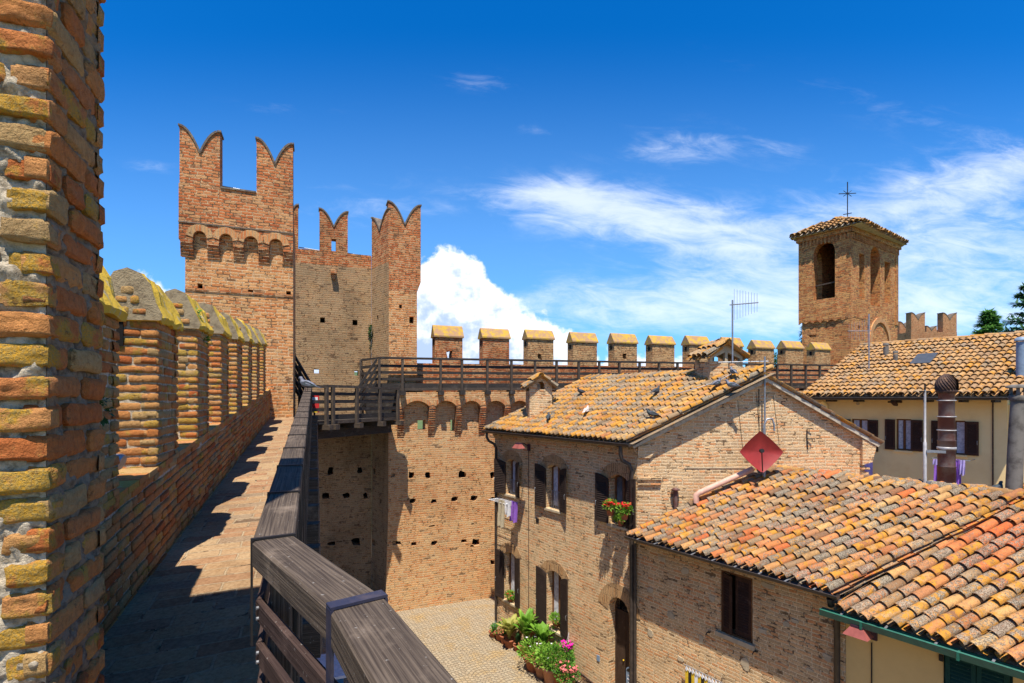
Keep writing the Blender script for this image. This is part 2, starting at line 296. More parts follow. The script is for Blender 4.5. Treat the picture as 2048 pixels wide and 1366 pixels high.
def cobble():
    t, p = newmat('cobble'); uv, pos = uvpos(t)
    s = t.node('ShaderNodeSeparateXYZ'); t.put(s.inputs[0], pos)
    # fan-laid setts: rings around the centres of a grid of fans
    px = t.math('DIVIDE', t.math('ADD', s.outputs[0], t.math('MULTIPLY', s.outputs[1], .35)), 1.5); py = t.math('DIVIDE', s.outputs[1], .75)
    row = t.math('FLOOR', py); sh = t.math('MULTIPLY', t.math('MODULO', t.math('ABSOLUTE', row), 2.), .5)
    fx = t.math('SUBTRACT', t.math('FRACT', t.math('ADD', px, sh)), .5); fy = t.math('ADD', t.math('FRACT', py), .35)
    X = t.math('MULTIPLY', fx, 1.5); Y = t.math('MULTIPLY', fy, .75)
    r = t.math('SQRT', t.math('ADD', t.math('MULTIPLY', X, X), t.math('MULTIPLY', Y, Y))); an = t.math('ARCTAN2', X, Y)
    ring = t.math('FLOOR', t.math('DIVIDE', r, .105))
    v = t.vec(t.math('ADD', t.math('MULTIPLY', an, t.math('MULTIPLY', t.math('ADD', ring, .5), .105)), t.math('MULTIPLY', ring, .37)), r)
    nw = t.noise(pos, 6, 2); va = t.node('ShaderNodeVectorMath', operation='ADD'); t.put(va.inputs[0], v); t.put(va.inputs[1], t.vec(t.math('MULTIPLY', nw, .05), t.math('MULTIPLY', nw, .05)))
    br = t.node('ShaderNodeTexBrick'); t.put(br.inputs['Vector'], va.outputs[0]); br.offset = .5
    for k, q in (('Color1', (0, 0, 0, 1)), ('Color2', (1, 1, 1, 1)), ('Mortar', (.5, .5, .5, 1)), ('Scale', 1), ('Mortar Size', .011), ('Mortar Smooth', .4), ('Brick Width', .14), ('Row Height', .105)):
        br.inputs[k].default_value = q
    c = t.ramp(br.outputs['Color'], [(0, (.26,.20,.13)), (.5, (.34,.275,.185)), (1, (.24,.20,.14))])
    c = t.mix(t.mapr(t.noise(pos, 1.4, 5, .7), .45, .7, 0, .7), c, (.34,.215,.075))
    c = t.mix(t.math('MULTIPLY', br.outputs['Fac'], .85), c, (.12,.09,.06))
    t.put(p.inputs['Base Color'], c)
    bump(t, p, t.math('ADD', t.math('SUBTRACT', 1., br.outputs['Fac']), t.math('MULTIPLY', t.noise(pos, 40, 3), .4)), .9, .012)
cobble()
# ---------------------------------------------------------------- mesh helpers
def Vv(*a): return Vector(a)
class MB:
    def __init__(s): s.v = []; s.f = []; s.mi = []; s.c = []; s.sm = []
    def add(s, vs, fs, mi=0, c=None, smooth=False):
        b = len(s.v); s.v.extend([tuple(v) for v in vs])
        for f in fs: s.f.append(tuple(i+b for i in f)); s.mi.append(mi); s.c.append(c); s.sm.append(smooth)
    def quad(s, a, b, c, d, mi=0, col=None): s.add([a, b, c, d], [(0, 1, 2, 3)], mi, col)
    def hexa(s, p, mi=0, col=None):   # p: 8 points, bottom 4 then top 4, counter-clockwise from above
        s.add(p, [(3, 2, 1, 0), (4, 5, 6, 7), (0, 1, 5, 4), (1, 2, 6, 5), (2, 3, 7, 6), (3, 0, 4, 7)], mi, col)
    def box(s, cx, cy, cz, sx, sy, sz, rz=0, mi=0, col=None):
        ca, sa = math.cos(rz), math.sin(rz); P = []
        for z in (-1, 1):
            for x, y in ((-1, -1), (1, -1), (1, 1), (-1, 1)):
                u, v = x*sx/2, y*sy/2; P.append((cx+u*ca-v*sa, cy+u*sa+v*ca, cz+z*sz/2))
        s.hexa(P, mi, col)
    def bar(s, p, q, w, h, up=(0, 0, 1), mi=0, col=None, bev=0.):
        p = Vector(p); q = Vector(q); d = (q-p).normalized(); r = d.cross(Vector(up)).normalized(); u = r.cross(d)
        if not bev:
            P = [e+r*(x*w/2)+u*(z*h/2) for z in (-1, 1) for e, x in ((p, 1), (q, 1), (q, -1), (p, -1))]
            # order bottom/top ccw
            s.hexa([P[0], P[1], P[2], P[3], P[4], P[5], P[6], P[7]], mi, col)
        else:
            b = bev; pr = [(-w/2+b, -h/2), (w/2-b, -h/2), (w/2, -h/2+b), (w/2, h/2-b), (w/2-b, h/2), (-w/2+b, h/2), (-w/2, h/2-b), (-w/2, -h/2+b)]
            vs = [p+r*x+u*z for x, z in pr]+[q+r*x+u*z for x, z in pr]
            s.add(vs, [(i, (i+1) % 8, 8+(i+1) % 8, 8+i) for i in range(8)]+[tuple(range(7, -1, -1)), tuple(range(8, 16))], mi, col)
    def tube(s, pts, r, seg=8, mi=0, col=None, cap=True, smooth=True):
        pts = [Vector(p) for p in pts]; n = len(pts); rs = r if hasattr(r, '__len__') else [r]*n
        vs = []; prev = None
        for i, p in enumerate(pts):
            d = (pts[min(i+1, n-1)]-pts[max(i-1, 0)]).normalized()
            ref = prev if prev is not None else (Vector((0, 0, 1)) if abs(d.z) < .9 else Vector((1, 0, 0)))
            a = ref - d*ref.dot(d); a.normalize(); b = d.cross(a); prev = a
            for k in range(seg):
                t = 2*math.pi*k/seg; vs.append(p+(a*math.cos(t)+b*math.sin(t))*rs[i])
        fs = [(i*seg+k, i*seg+(k+1) % seg, (i+1)*seg+(k+1) % seg, (i+1)*seg+k) for i in range(n-1) for k in range(seg)]
        s.add(vs, fs, mi, col, smooth)
        if cap:
            s.add(vs[:seg], [tuple(range(seg-1, -1, -1))], mi, col); s.add(vs[-seg:], [tuple(range(seg))], mi, col)
    def lathe(s, c, prof, seg=16, mi=0, col=None):   # prof: (radius, z) from the bottom
        vs = [(c[0]+r*math.cos(2*math.pi*k/seg), c[1]+r*math.sin(2*math.pi*k/seg), c[2]+z) for r, z in prof for k in range(seg)]
        s.add(vs, [(i*seg+k, i*seg+(k+1) % seg, (i+1)*seg+(k+1) % seg, (i+1)*seg+k) for i in range(len(prof)-1) for k in range(seg)], mi, col, True)
        s.add(vs[-seg:], [tuple(range(seg))], mi, col); s.add(vs[:seg], [tuple(range(seg-1, -1, -1))], mi, col)
    def prism(s, fr, outline, c0, c1, holes=(), mi=0, col=None, batter=None):
        """outline (and holes) in the plane of frame fr, extruded from c0 (back) to c1 (front)"""
        loops = [list(outline)]+[list(h) for h in holes]
        def area(l): return sum(l[i][0]*l[(i+1) % len(l)][1]-l[(i+1) % len(l)][0]*l[i][1] for i in range(len(l)))
        if area(loops[0]) < 0: loops[0].reverse()
        for h in loops[1:]:
            if area(h) > 0: h.reverse()
        flat = [p for l in loops for p in l]; n = len(flat)
        vs = [fr.p(a, b, c1) for a, b in flat]+[fr.p(a, b, c0) for a, b in flat]
        fs = []
        if len(loops) == 1 and n <= 5:
            fs.append(tuple(range(n))); fs.append(tuple(range(2*n-1, n-1, -1)))
        else:
            ed = []; k = 0
            for l in loops:
                m = len(l); ed += [(k+i, k+(i+1) % m) for i in range(m)]; k += m
            r = delaunay_2d_cdt([Vector(p) for p in flat], ed, [], 0, 1e-7)
            near_ = [r[3][i][0] if r[3][i] else None for i in range(len(r[0]))]
            def inside(x, y, l):
                c = False; j = len(l)-1
                for i in range(len(l)):
                    xi, yi = l[i]; xj, yj = l[j]
                    if (yi > y) != (yj > y) and x < (xj-xi)*(y-yi)/(yj-yi)+xi: c = not c
                    j = i
                return c
            for t in r[2]:
                q = [near_[i] for i in t]
                if None in q or len(set(q)) < 3: continue
                gx = sum(flat[i][0] for i in q)/3; gy = sum(flat[i][1] for i in q)/3
                if not inside(gx, gy, loops[0]) or any(inside(gx, gy, h) for h in loops[1:]): continue
                a, b, c = q
                if (flat[b][0]-flat[a][0])*(flat[c][1]-flat[a][1])-(flat[c][0]-flat[a][0])*(flat[b][1]-flat[a][1]) < 0: a, c = c, a
                fs.append((a, b, c)); fs.append((c+n, b+n, a+n))
        k = 0
        for l in loops:
            m = len(l)
            for i in range(m):
                a = k+i; b = k+(i+1) % m; fs.append((a, a+n, b+n, b))
            k += m
        s.add(vs, fs, mi, col)
    def fbox(s, fr, a0, a1, b0, b1, c0, c1, mi=0, col=None):
        s.hexa([fr.p(a0, b0, c1), fr.p(a0, b0, c0), fr.p(a1, b0, c0), fr.p(a1, b0, c1), fr.p(a0, b1, c1), fr.p(a0, b1, c0), fr.p(a1, b1, c0), fr.p(a1, b1, c1)][::1], mi, col)
    def build(s, name, mats, parent=None, rot=0., lenuv=False, fix=True):
        me = bpy.data.meshes.new(name)
        me.from_pydata(s.v, [], s.f)
        if not isinstance(mats, (list, tuple)): mats = [mats]
        for m in mats: me.materials.append(M[m])
        nf = len(s.f)
        if len(mats) > 1: me.polygons.foreach_set('material_index', np.array(s.mi, dtype=np.int32))
        me.polygons.foreach_set('use_smooth', np.array(s.sm, dtype=bool))
        if fix and nf < 60000:
            bm = bmesh.new(); bm.from_mesh(me); bmesh.ops.recalc_face_normals(bm, faces=bm.faces); bm.to_mesh(me); bm.free()
        nl = len(me.loops); vi = np.empty(nl, dtype=np.int32); me.loops.foreach_get('vertex_index', vi)
        co_ = np.empty(len(me.vertices)*3); me.vertices.foreach_get('co', co_); co_ = co_.reshape(-1, 3)
        nr = np.empty(nf*3); me.polygons.foreach_get('normal', nr); nr = nr.reshape(-1, 3)
        lt = np.empty(nf, dtype=np.int32); me.polygons.foreach_get('loop_total', lt)
        fi = np.repeat(np.arange(nf), lt)
        P = co_[vi]; N = nr[fi]
        uv = np.empty((nl, 2))
        if lenuv:   # boards: u runs along the longest direction of each face
            ls = np.concatenate([[0], np.cumsum(lt)[:-1]])
            A = P[ls]; e1 = P[np.minimum(ls+1, nl-1)]-A; e2 = P[ls+lt-1]-A
            l1 = np.linalg.norm(e1, axis=1); l2 = np.linalg.norm(e2, axis=1)
            d = np.where((l1 >= l2)[:, None], e1, e2); d /= np.maximum(np.linalg.norm(d, axis=1), 1e-9)[:, None]
            c = np.cross(nr, d)
            uv[:, 0] = (P*d[fi]).sum(1)+fi*.37; uv[:, 1] = (P*c[fi]).sum(1)+fi*.61
        else:
            hl = np.hypot(N[:, 0], N[:, 1]); steep = np.abs(N[:, 2]) < .75
            tx = np.where(steep, -N[:, 1]/np.maximum(hl, 1e-9), math.cos(rot)); ty = np.where(steep, N[:, 0]/np.maximum(hl, 1e-9), math.sin(rot))
            uv[:, 0] = P[:, 0]*tx+P[:, 1]*ty
            uv[:, 1] = np.where(steep, P[:, 2]/np.maximum(hl, .3), -P[:, 0]*math.sin(rot)+P[:, 1]*math.cos(rot))
        lay = me.uv_layers.new(name='UVMap'); lay.data.foreach_set('uv', uv.ravel())
        if any(c is not None for c in s.c):
            ca = me.color_attributes.new('Col', 'FLOAT_COLOR', 'CORNER')
            cc = np.array([(c if c is not None else (.5, .5, .5)) for c in s.c])[fi]
            ca.data.foreach_set('color', np.concatenate([cc, np.ones((nl, 1))], 1).ravel())
        me.update()
        o = bpy.data.objects.new(name, me); C.objects.link(o)
        if parent is not None: o.parent = parent
        return o
class Fr:
    """a vertical plane: a runs along it to the right, b is height, c comes out towards the viewer"""
    def __init__(s, o, t=None, to=None):
        s.o = Vector((o[0], o[1], 0))
        if to is not None: t = (to[0]-o[0], to[1]-o[1])
        l = math.hypot(*t[:2]); s.t = Vector((t[0]/l, t[1]/l, 0)); s.n = Vector((s.t.y, -s.t.x, 0)); s.len = l
    def p(s, a, b, c=0.): return s.o+s.t*a+s.n*c+Vector((0, 0, b))
    def on(s, px, py, c=0.):     # (a, b) of the point seen at a pixel of the 2048-wide photograph
        d = Vector(((px-CX)/FPX, 1, (HY-py)/FPX)); k = (s.p(0, 0, c).dot(s.n))/d.dot(s.n); q = d*k
        return ((q-s.o).dot(s.t), q.z)
    def A(s, px, c=0.): return s.on(px, 800, c)[0]
    def Z(s, px, py, c=0.): return s.on(px, py, c)[1]
def ray(px, py, Y): return Vector(((px-CX)/FPX*Y, Y, (HY-py)/FPX*Y))
def tag(o, label=None, cat=None, group=None, kind=None):
    if label: o['label'] = label
    if cat: o['category'] = cat
    if group: o['group'] = group
    if kind: o['kind'] = kind
    return o
def thing(name, loc, label, cat, group=None):
    o = bpy.data.objects.new(name, None); C.objects.link(o); o.empty_display_size = .2
    o['off'] = list(loc); del o['off']
    return tag(o, label, cat, group)
def base(o, loc):
    """move an empty to its thing's base while its parts stay where they are (world coordinates)"""
    loc = Vector(loc); o.location = loc
    for ch in o.children: ch.location = ch.location-loc
    return o
def rect(a0, a1, b0, b1): return [(a0, b0), (a1, b0), (a1, b1), (a0, b1)]
def arched(a0, a1, b0, bs, bt, n=8):      # opening: sill b0, springing bs, crown bt
    m = (a0+a1)/2; w = (a1-a0)/2
    if bt-bs >= w*.98: pts = [(m+w*math.cos(math.pi*i/n), bs+(bt-bs)*math.sin(math.pi*i/n)) for i in range(n+1)]
    else:
        r = (w*w+(bt-bs)**2)/(2*(bt-bs)); t = math.asin(w/r)
        pts = [(m+r*math.sin(t-2*t*i/n), bt-r+r*math.cos(t-2*t*i/n)) for i in range(n+1)]
    return [(a0, b0), (a1, b0)]+pts
def archring(a0, a1, bs, bt, th, n=10):
    out = arched(a0, a1, bs, bs, bt, n)[2:]; m = (a0+a1)/2
    o2 = []
    for i, (a, b) in enumerate(out):
        if i == 0: d = Vector((a-m, 0.15*(a1-a0)))
        elif i == len(out)-1: d = Vector((a-m, .15*(a1-a0)))
        else: d = Vector((-(out[i+1][1]-out[i-1][1]), out[i+1][0]-out[i-1][0])); d = -d if d.y < 0 else d
        d.normalize(); o2.append((a+d.x*th, b+d.y*th))
    return out+o2[::-1]
def swallow(a0, a1, b0, bt, bn, n=7):
    m = (a0+a1)/2; w = (a1-a0)/2; P = [(a0, b0), (a1, b0)]
    R = [(a1-w*i/n*.97, bn+(bt-bn)*(1-(i/n)**1.9)) for i in range(n+1)]
    L = [(a0+w*i/n*.97, bn+(bt-bn)*(1-(i/n)**1.9)) for i in range(n, -1, -1)]
    return P+R+L
def coping_strip(mb, fr, a0, a1, bt, bn, c0, c1, th=.045, n=7):
    m = (a0+a1)/2; w = (a1-a0)/2
    for sgn in (1, -1):
        e = a0 if sgn > 0 else a1
        top = [(e-sgn*.03, bt+.0)]+[(e+sgn*w*i/n*.97, bn+(bt-bn)*(1-(i/n)**1.9)) for i in range(n+1)]
        for i in range(len(top)-1):
            (x0, y0), (x1, y1) = top[i], top[i+1]
            d = Vector((x1-x0, y1-y0)); nn = Vector((-d.y, d.x)).normalized()*th
            if nn.y < 0: nn = -nn
            mb.prism(fr, [(x0, y0-.004), (x1, y1-.004), (x1+nn.x, y1+nn.y), (x0+nn.x, y0+nn.y)], c0, c1)
def lay_bricks(mb, fr, a0, a1, b0, b1, bl=.27, bh=.079, gap=.016, c=0., depth=.10, seg=(6, 3), rnd=None, slope=0., amp=.008, lich=0., ends=True):
    """real bricks on a plane: each a small weathered block standing proud of the mortar"""
    rnd = rnd or random; r = 0; b = b0
    while b < b1-.02:
        h = min(bh-gap, b1-b); a = a0-(bl*.5 if r % 2 else 0)-rnd.random()*.02
        while a < a1:
            L = bl*(rnd.choice((1, 1, .52, .95)))+rnd.uniform(-.012, .012)
            x0 = max(a, a0); x1 = min(a+L-gap, a1)
            if x1-x0 > .03:
                nx = max(2, int(seg[0]*(x1-x0)/bl+.5)); ny = seg[1]; pr = rnd.uniform(-.005, .009); tl = rnd.uniform(-.02, .02)
                y0 = b+rnd.uniform(-.004, .004); y1 = b+h+rnd.uniform(-.004, .004); sd = rnd.random()*50
                vs = []
                for j in range(ny+1):
                    for i in range(nx+1):
                        u = i/nx if 0 < i < nx else i/nx; v = j/ny; e0 = (0 if (i in (0, nx) or j in (0, ny)) else 1)
                        if i == 1: u = min(u, .014/(x1-x0))
                        elif i == nx-1: u = max(u, 1-.014/(x1-x0))
                        if j == 1: v = min(v, .15)
                        elif j == ny-1: v = max(v, .85)
                        eu = min(u, 1-u)*2*nx/2; ev = min(v, 1-v)*2*ny/2
                        e = e0
                        cn = (1 if (i in (0, nx) and j in (0, ny)) else 0)
                        A = x0+(x1-x0)*u; B = y0+(y1-y0)*v
                        nz = noise.noise(Vector((A*9+sd, B*14, sd)))
                        A += (1-e)*nz*amp*.9+(.5-u)*cn*.014; B += (1-e)*noise.noise(Vector((A*11, B*9+sd, 3)))*amp*.9+(.5-v)*cn*.012
                        n3_ = noise.noise(Vector((A*34+sd, B*42, sd)))
                        dd = pr+tl*(u-.5)*(x1-x0)+(nz*amp+n3_*amp*.5 if e else -.006-abs(nz)*amp*.7)
                        vs.append(fr.p(A, B+slope*A, c+dd))
                k = nx+1
                fs = [(j*k+i, j*k+i+1, (j+1)*k+i+1, (j+1)*k+i) for j in range(ny) for i in range(nx)]
                rim = [i for i in range(nx+1)]+[j*k+nx for j in range(1, ny+1)]+[ny*k+i for i in range(nx-1, -1, -1)]+[j*k for j in range(ny-1, 0, -1)]
                nb = len(vs)
                m = len(rim); cl_ = (rnd.random(), min(1, rnd.random()*.8+lich), rnd.random())
                mb.add([vs[q] for q in rim]+[Vector(vs[q])-fr.n*depth for q in rim], [(i, m+i, m+(i+1) % m, (i+1) % m) for i in range(m)], 0, cl_, True)
                mb.add(vs, fs, 0, cl_, True)
            a += L
        b += bh; r += 1
def rough_sheet(mb, fr, a0, a1, b0, b1, c=0., step=.03, amp=.008, slope=0.):
    na = max(1, int((a1-a0)/step)); nb = max(1, int((b1-b0)/step)); vs = []
    for j in range(nb+1):
        for i in range(na+1):
            A = a0+(a1-a0)*i/na; B = b0+(b1-b0)*j/nb; e = 0 if i in (0, na) else 1
            vs.append(fr.p(A, B+slope*A, c+amp*1.4*noise.noise(Vector((A*17, B*17, c*5)))*e+amp*noise.noise(Vector((A*45, B*45, 2)))*e))
    k = na+1; mb.add(vs, [(j*k+i, j*k+i+1, (j+1)*k+i+1, (j+1)*k+i) for j in range(nb) for i in range(na)], 0, None, True)
def tile_roof(mb, O, e, s, ncol, nrow, pitch, expo, inside=None, rnd=None, seg=6, red=None, thick=.014):
    """rows of overlapping barrel tiles. O: eave corner, e: unit along the eave, s: unit up the slope"""
    rnd = rnd or random; O = Vector(O); e = Vector(e).normalized(); s = Vector(s).normalized()
    N = e.cross(s).normalized(); N = N if N.z > 0 else -N
    wv = s.cross(N).normalized(); wv = wv if wv.dot(e) > 0 else -wv
    pp = pitch*abs(wv.dot(e)); L = expo*1.28
    for i in range(ncol+1):
        for j in range(nrow):
            for kind in (0, 1):
                a = (i+(.5 if kind == 0 else 0))*pitch; d = j*expo-(.03 if kind == 0 else .05)
                if inside and not inside(a, d+expo*.4): continue
                if kind == 0 and i == ncol: continue
                jj = rnd.uniform(-.012, .012); slip = -.07 if (kind == 0 and rnd.random() < .035) else 0
                und = .030*noise.noise(Vector((a*.9, d*.9, O.x)))+.012*noise.noise(Vector((a*3, d*3, O.y)))
                P = O+e*(a+jj*.7)+s*(d+rnd.uniform(-.022, .022)+slip)+N*und
                ax = (s+wv*rnd.uniform(-.05, .05)+N*rnd.uniform(-.008, .008)).normalized(); wq = ax.cross(N).normalized(); wq = wq if wq.dot(e) > 0 else -wq
                rv = rnd.random()
                if red and red(a, d): rv = rnd.choice((rnd.random()*.1, rnd.random()*.16, rv))
                cl = (rv, rnd.random(), rnd.random())
                if kind == 0:
                    r0 = pp*.49; r1 = pp*.40; h0 = .042*pp/.15; h1 = .002
                    def ringp(r, off, dd, hh, t): return P+ax*dd+N*(hh+off)+wq*(r*math.cos(t))+N*(r*.92*math.sin(t))
                    ts = [math.pi*q/seg for q in range(seg+1)]
                    o0 = [ringp(r0, 0, 0, h0, t) for t in ts]; o1 = [ringp(r1, 0, L, h1, t) for t in ts]
                    i0 = [ringp(r0-thick, 0, 0, h0, t) for t in ts]; i1 = [ringp(r1-thick, 0, L, h1, t) for t in ts]
                    m = seg+1
                    mb.add(o0+o1, [(q, q+1, m+q+1, m+q) for q in range(seg)], 0, cl, True)
                    mb.add(i0+i1, [(q+1, q, m+q, m+q+1) for q in range(seg)], 0, cl, True)
                    mb.add(o0+i0, [(q+1, q, m+q, m+q+1) for q in range(seg)], 0, cl, False)
                else:
                    r = pp*.44; ts = [math.pi*q/4 for q in range(5)]
                    o0 = [P+ax*0+N*(.030)-N*(r*.8*math.sin(t))+wq*(r*math.cos(t)) for t in ts]
                    o1 = [P+ax*L+N*(.008)-N*(r*.8*math.sin(t))+wq*(r*.9*math.cos(t)) for t in ts]
                    mb.add(o0+o1, [(q+1, q, 5+q, 5+q+1) for q in range(4)], 0, cl, True)
                    i0 = [p-N*thick for p in o0]; mb.add(o0+i0, [(q, q+1, 5+q+1, 5+q) for q in range(4)], 0, cl, False)
def ridge_tiles(mb, p, q, r=.095, L=.34, rnd=None):
    rnd = rnd or random; p = Vector(p); q = Vector(q); d = (q-p); n = max(1, int(d.length/L)); d.normalize()
    for k in range(n):
        b = p+d*(k*L)+Vector((0, 0, rnd.uniform(-.01, .01))); ax = (d+Vector((rnd.uniform(-.03, .03), rnd.uniform(-.03, .03), 0))).normalized()
        w_ = ax.cross(Vector((0, 0, 1))).normalized(); ts = [math.pi*i/6 for i in range(7)]
        o0 = [b+w_*(r*math.cos(t))+Vector((0, 0, r*.8*math.sin(t)+.012)) for t in ts]
        o1 = [b+ax*L*1.15+w_*(r*.85*math.cos(t))+Vector((0, 0, r*.66*math.sin(t))) for t in ts]
        cl = (rnd.random(), rnd.random(), rnd.random())
        mb.add(o0+o1, [(i, i+1, 8+i, 7+i) for i in range(6)], 0, cl, True)
        i0 = [b+w_*((r-.016)*math.cos(t))+Vector((0, 0, (r-.016)*.8*math.sin(t)+.012)) for t in ts]
        mb.add(o0+i0, [(i+1, i, 7+i, 8+i) for i in range(6)], 0, cl)
def leaves(mb, c, rad, n, size, rnd, up=.3, asp=2.2):
    c = Vector(c)
    for k in range(n):
        while True:
            q = Vector((rnd.uniform(-1, 1), rnd.uniform(-1, 1), rnd.uniform(-1, 1)))
            if .15 < q.length < 1: break
        q = q*(q.length**-.35 if q.length > 0 else 1)
        p = c+Vector((q.x*rad[0], q.y*rad[1], q.z*rad[2])); d = (q+Vector((rnd.uniform(-.7, .7), rnd.uniform(-.7, .7), rnd.uniform(-.5, .9)+up))).normalized()
        sd = d.cross(Vector((rnd.uniform(-1, 1), rnd.uniform(-1, 1), 1))).normalized(); L = size*rnd.uniform(.6, 1.3); W = L/asp
        nn = sd.cross(d)
        mb.add([p, p+d*L*.45+sd*W*.5+nn*W*.1, p+d*L, p+d*L*.45-sd*W*.5+nn*W*.1], [(0, 1, 2, 3)], 0, (rnd.random(), 0, 0))
GZ = -7.85
# ================================================================ the setting
mb = MB(); mb.quad((-4000, -4000, GZ-.02), (4000, -4000, GZ-.02), (4000, 4000, GZ-.02), (-4000, 4000, GZ-.02))
tag(mb.build('ground', 'grass'), kind='structure')
mb = MB()
for i in range(56):
    for j in range(56):
        x0, x1 = -18+i*.8, -18+(i+1)*.8; y0, y1 = -10+j*.8, -10+(j+1)*.8
        if y0 > 29: continue
        mb.quad((x0, y0, GZ), (x1, y0, GZ), (x1, y1, GZ), (x0, y1, GZ))
tag(mb.build('street', 'cobble'), kind='structure')
# low hills to the horizon
mb = MB(); rr = random.Random(3)
def hill_h(x, y): return 46*noise.noise(Vector((x*.0016, y*.0016, 2)))+26*noise.noise(Vector((x*.006, y*.006, 7)))+18
hx = []
for ring in range(9):
    R = 320+ring*190
    for k in range(97):
        a = math.pi*2*k/96; x, y = R*math.sin(a), R*math.cos(a)
        z = GZ-1.5+(0 if ring == 0 else max(0, hill_h(x, y)*min(1, ring/2.5)))
        hx.append((x, y, z))
mb.add(hx, [(r*97+k, r*97+k+1, (r+1)*97+k+1, (r+1)*97+k) for r in range(8) for k in range(96)], 0, None, True)
tag(mb.build('hills', 'hill'), kind='structure')

# ================================================================ the wall walk
PS = .0815; H0 = 1.70                                   # slope of the walk, eye height above it
PD = Vector((-.388, 1, 0)).normalized(); K = math.hypot(.388, 1)
def walkz(Y): return -H0+PS*Y
def wall_line(Y): return Vector((-1.277-.388*Y, Y, 0))
def rail_line(Y): return Vector((-.165-.39*Y, Y, 0))
mb = MB()
for k in range(60):
    y0 = -2.2+k*.28; y1 = y0+.28
    if y0 > 14.5: break
    def edge(y):
        if y < 1.97:
            ks = [(-9, .9), (-.6, .8), (.045, .40), (.726, -.016), (1.39, -.425), (1.97, -.93)]
            for (u0, v0), (u1, v1) in zip(ks, ks[1:]):
                if y <= u1: return Vector((v0+(v1-v0)*(y-u0)/(u1-u0)+.08, y, 0))
        return rail_line(y)+Vector((.03, 0, 0))
    a, b = wall_line(y0)-Vector((.02, 0, 0)), edge(y0); c, d = edge(y1), wall_line(y1)-Vector((.02, 0, 0))
    z0, z1 = walkz(y0), walkz(y1)
    st = .012*(k % 4 == 0)
    mb.hexa([Vector((a.x, a.y, z0-.3)), Vector((b.x, b.y, z0-.3)), Vector((c.x, c.y, z1-.3)), Vector((d.x, d.y, z1-.3)),
             Vector((a.x, a.y, z0)), Vector((b.x, b.y, z0)), Vector((c.x, c.y, z1)), Vector((d.x, d.y, z1))])
tag(mb.build('path', 'paving', rot=math.radians(21.2)), kind='structure')

# retaining wall below the walk (its outer face drops to the street)
FRW = Fr((-.165+.39*2.0, -2.0), t=(-.39, 1.0))           # runs away from the viewer; c points right
mb = MB(); nW = 17
FRW2 = Fr((rail_line(14.6).x, 14.6), to=(rail_line(-2).x, -2))
def rb(a): # height of the walk along the frame (a measured from the far end)
    return walkz(14.6-a/FRW2.len*16.6)
L_ = FRW2.len
mb.prism(FRW2, [(0, GZ-.3), (L_, GZ-.3), (L_, rb(L_)-.28), (0, rb(0)-.28)], .02, .9)
wall = thing('retaining_wall', (0, 0, 0), 'brown brick wall carrying the sloping wall walk above the street', 'wall')
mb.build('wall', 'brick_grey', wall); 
base(wall, (-3, 6, GZ))

# ---- parapet with merlons
par = thing('parapet_wall', (0, 0, 0), 'weathered brick parapet with gabled merlons along left side of the walk', 'wall')
FP = Fr((wall_line(0).x, 0), t=PD)                       # a grows away from the viewer, c points to the walk (right)
def pa(Y): return Y*K                                    # a of the wall line at depth Y
def psl(b0, a): return b0+(PS/K)*a                       # a height that climbs with the walk
TH = .40
rp = random.Random(11)
mb = MB(); a0, a1 = pa(1.3), pa(14.15)
sill = -H0+.80
mb.prism(FP, [(a0, psl(-H0-.5, a0)), (a1, psl(-H0-.5, a1)), (a1, psl(sill-.03, a1)), (a0, psl(sill-.03, a0))], -TH, -.03)
mb.build('core', 'mortar', par)
mb = MB(); lay_bricks(mb, FP, a0, a1, -H0-.05, sill, rnd=rp, slope=PS/K, bl=.26, bh=.076, amp=.007, c=-.012)
mb.build('brickwork', 'old_brick', par, fix=False)
mb = MB()
mb.prism(FP, [(a0, GZ-.5), (a1, GZ-.5), (a1, psl(-H0-.45, a1)), (a0, psl(-H0-.45, a0))], -TH, -.03)
mb.build('footing', 'brick_grey', par)
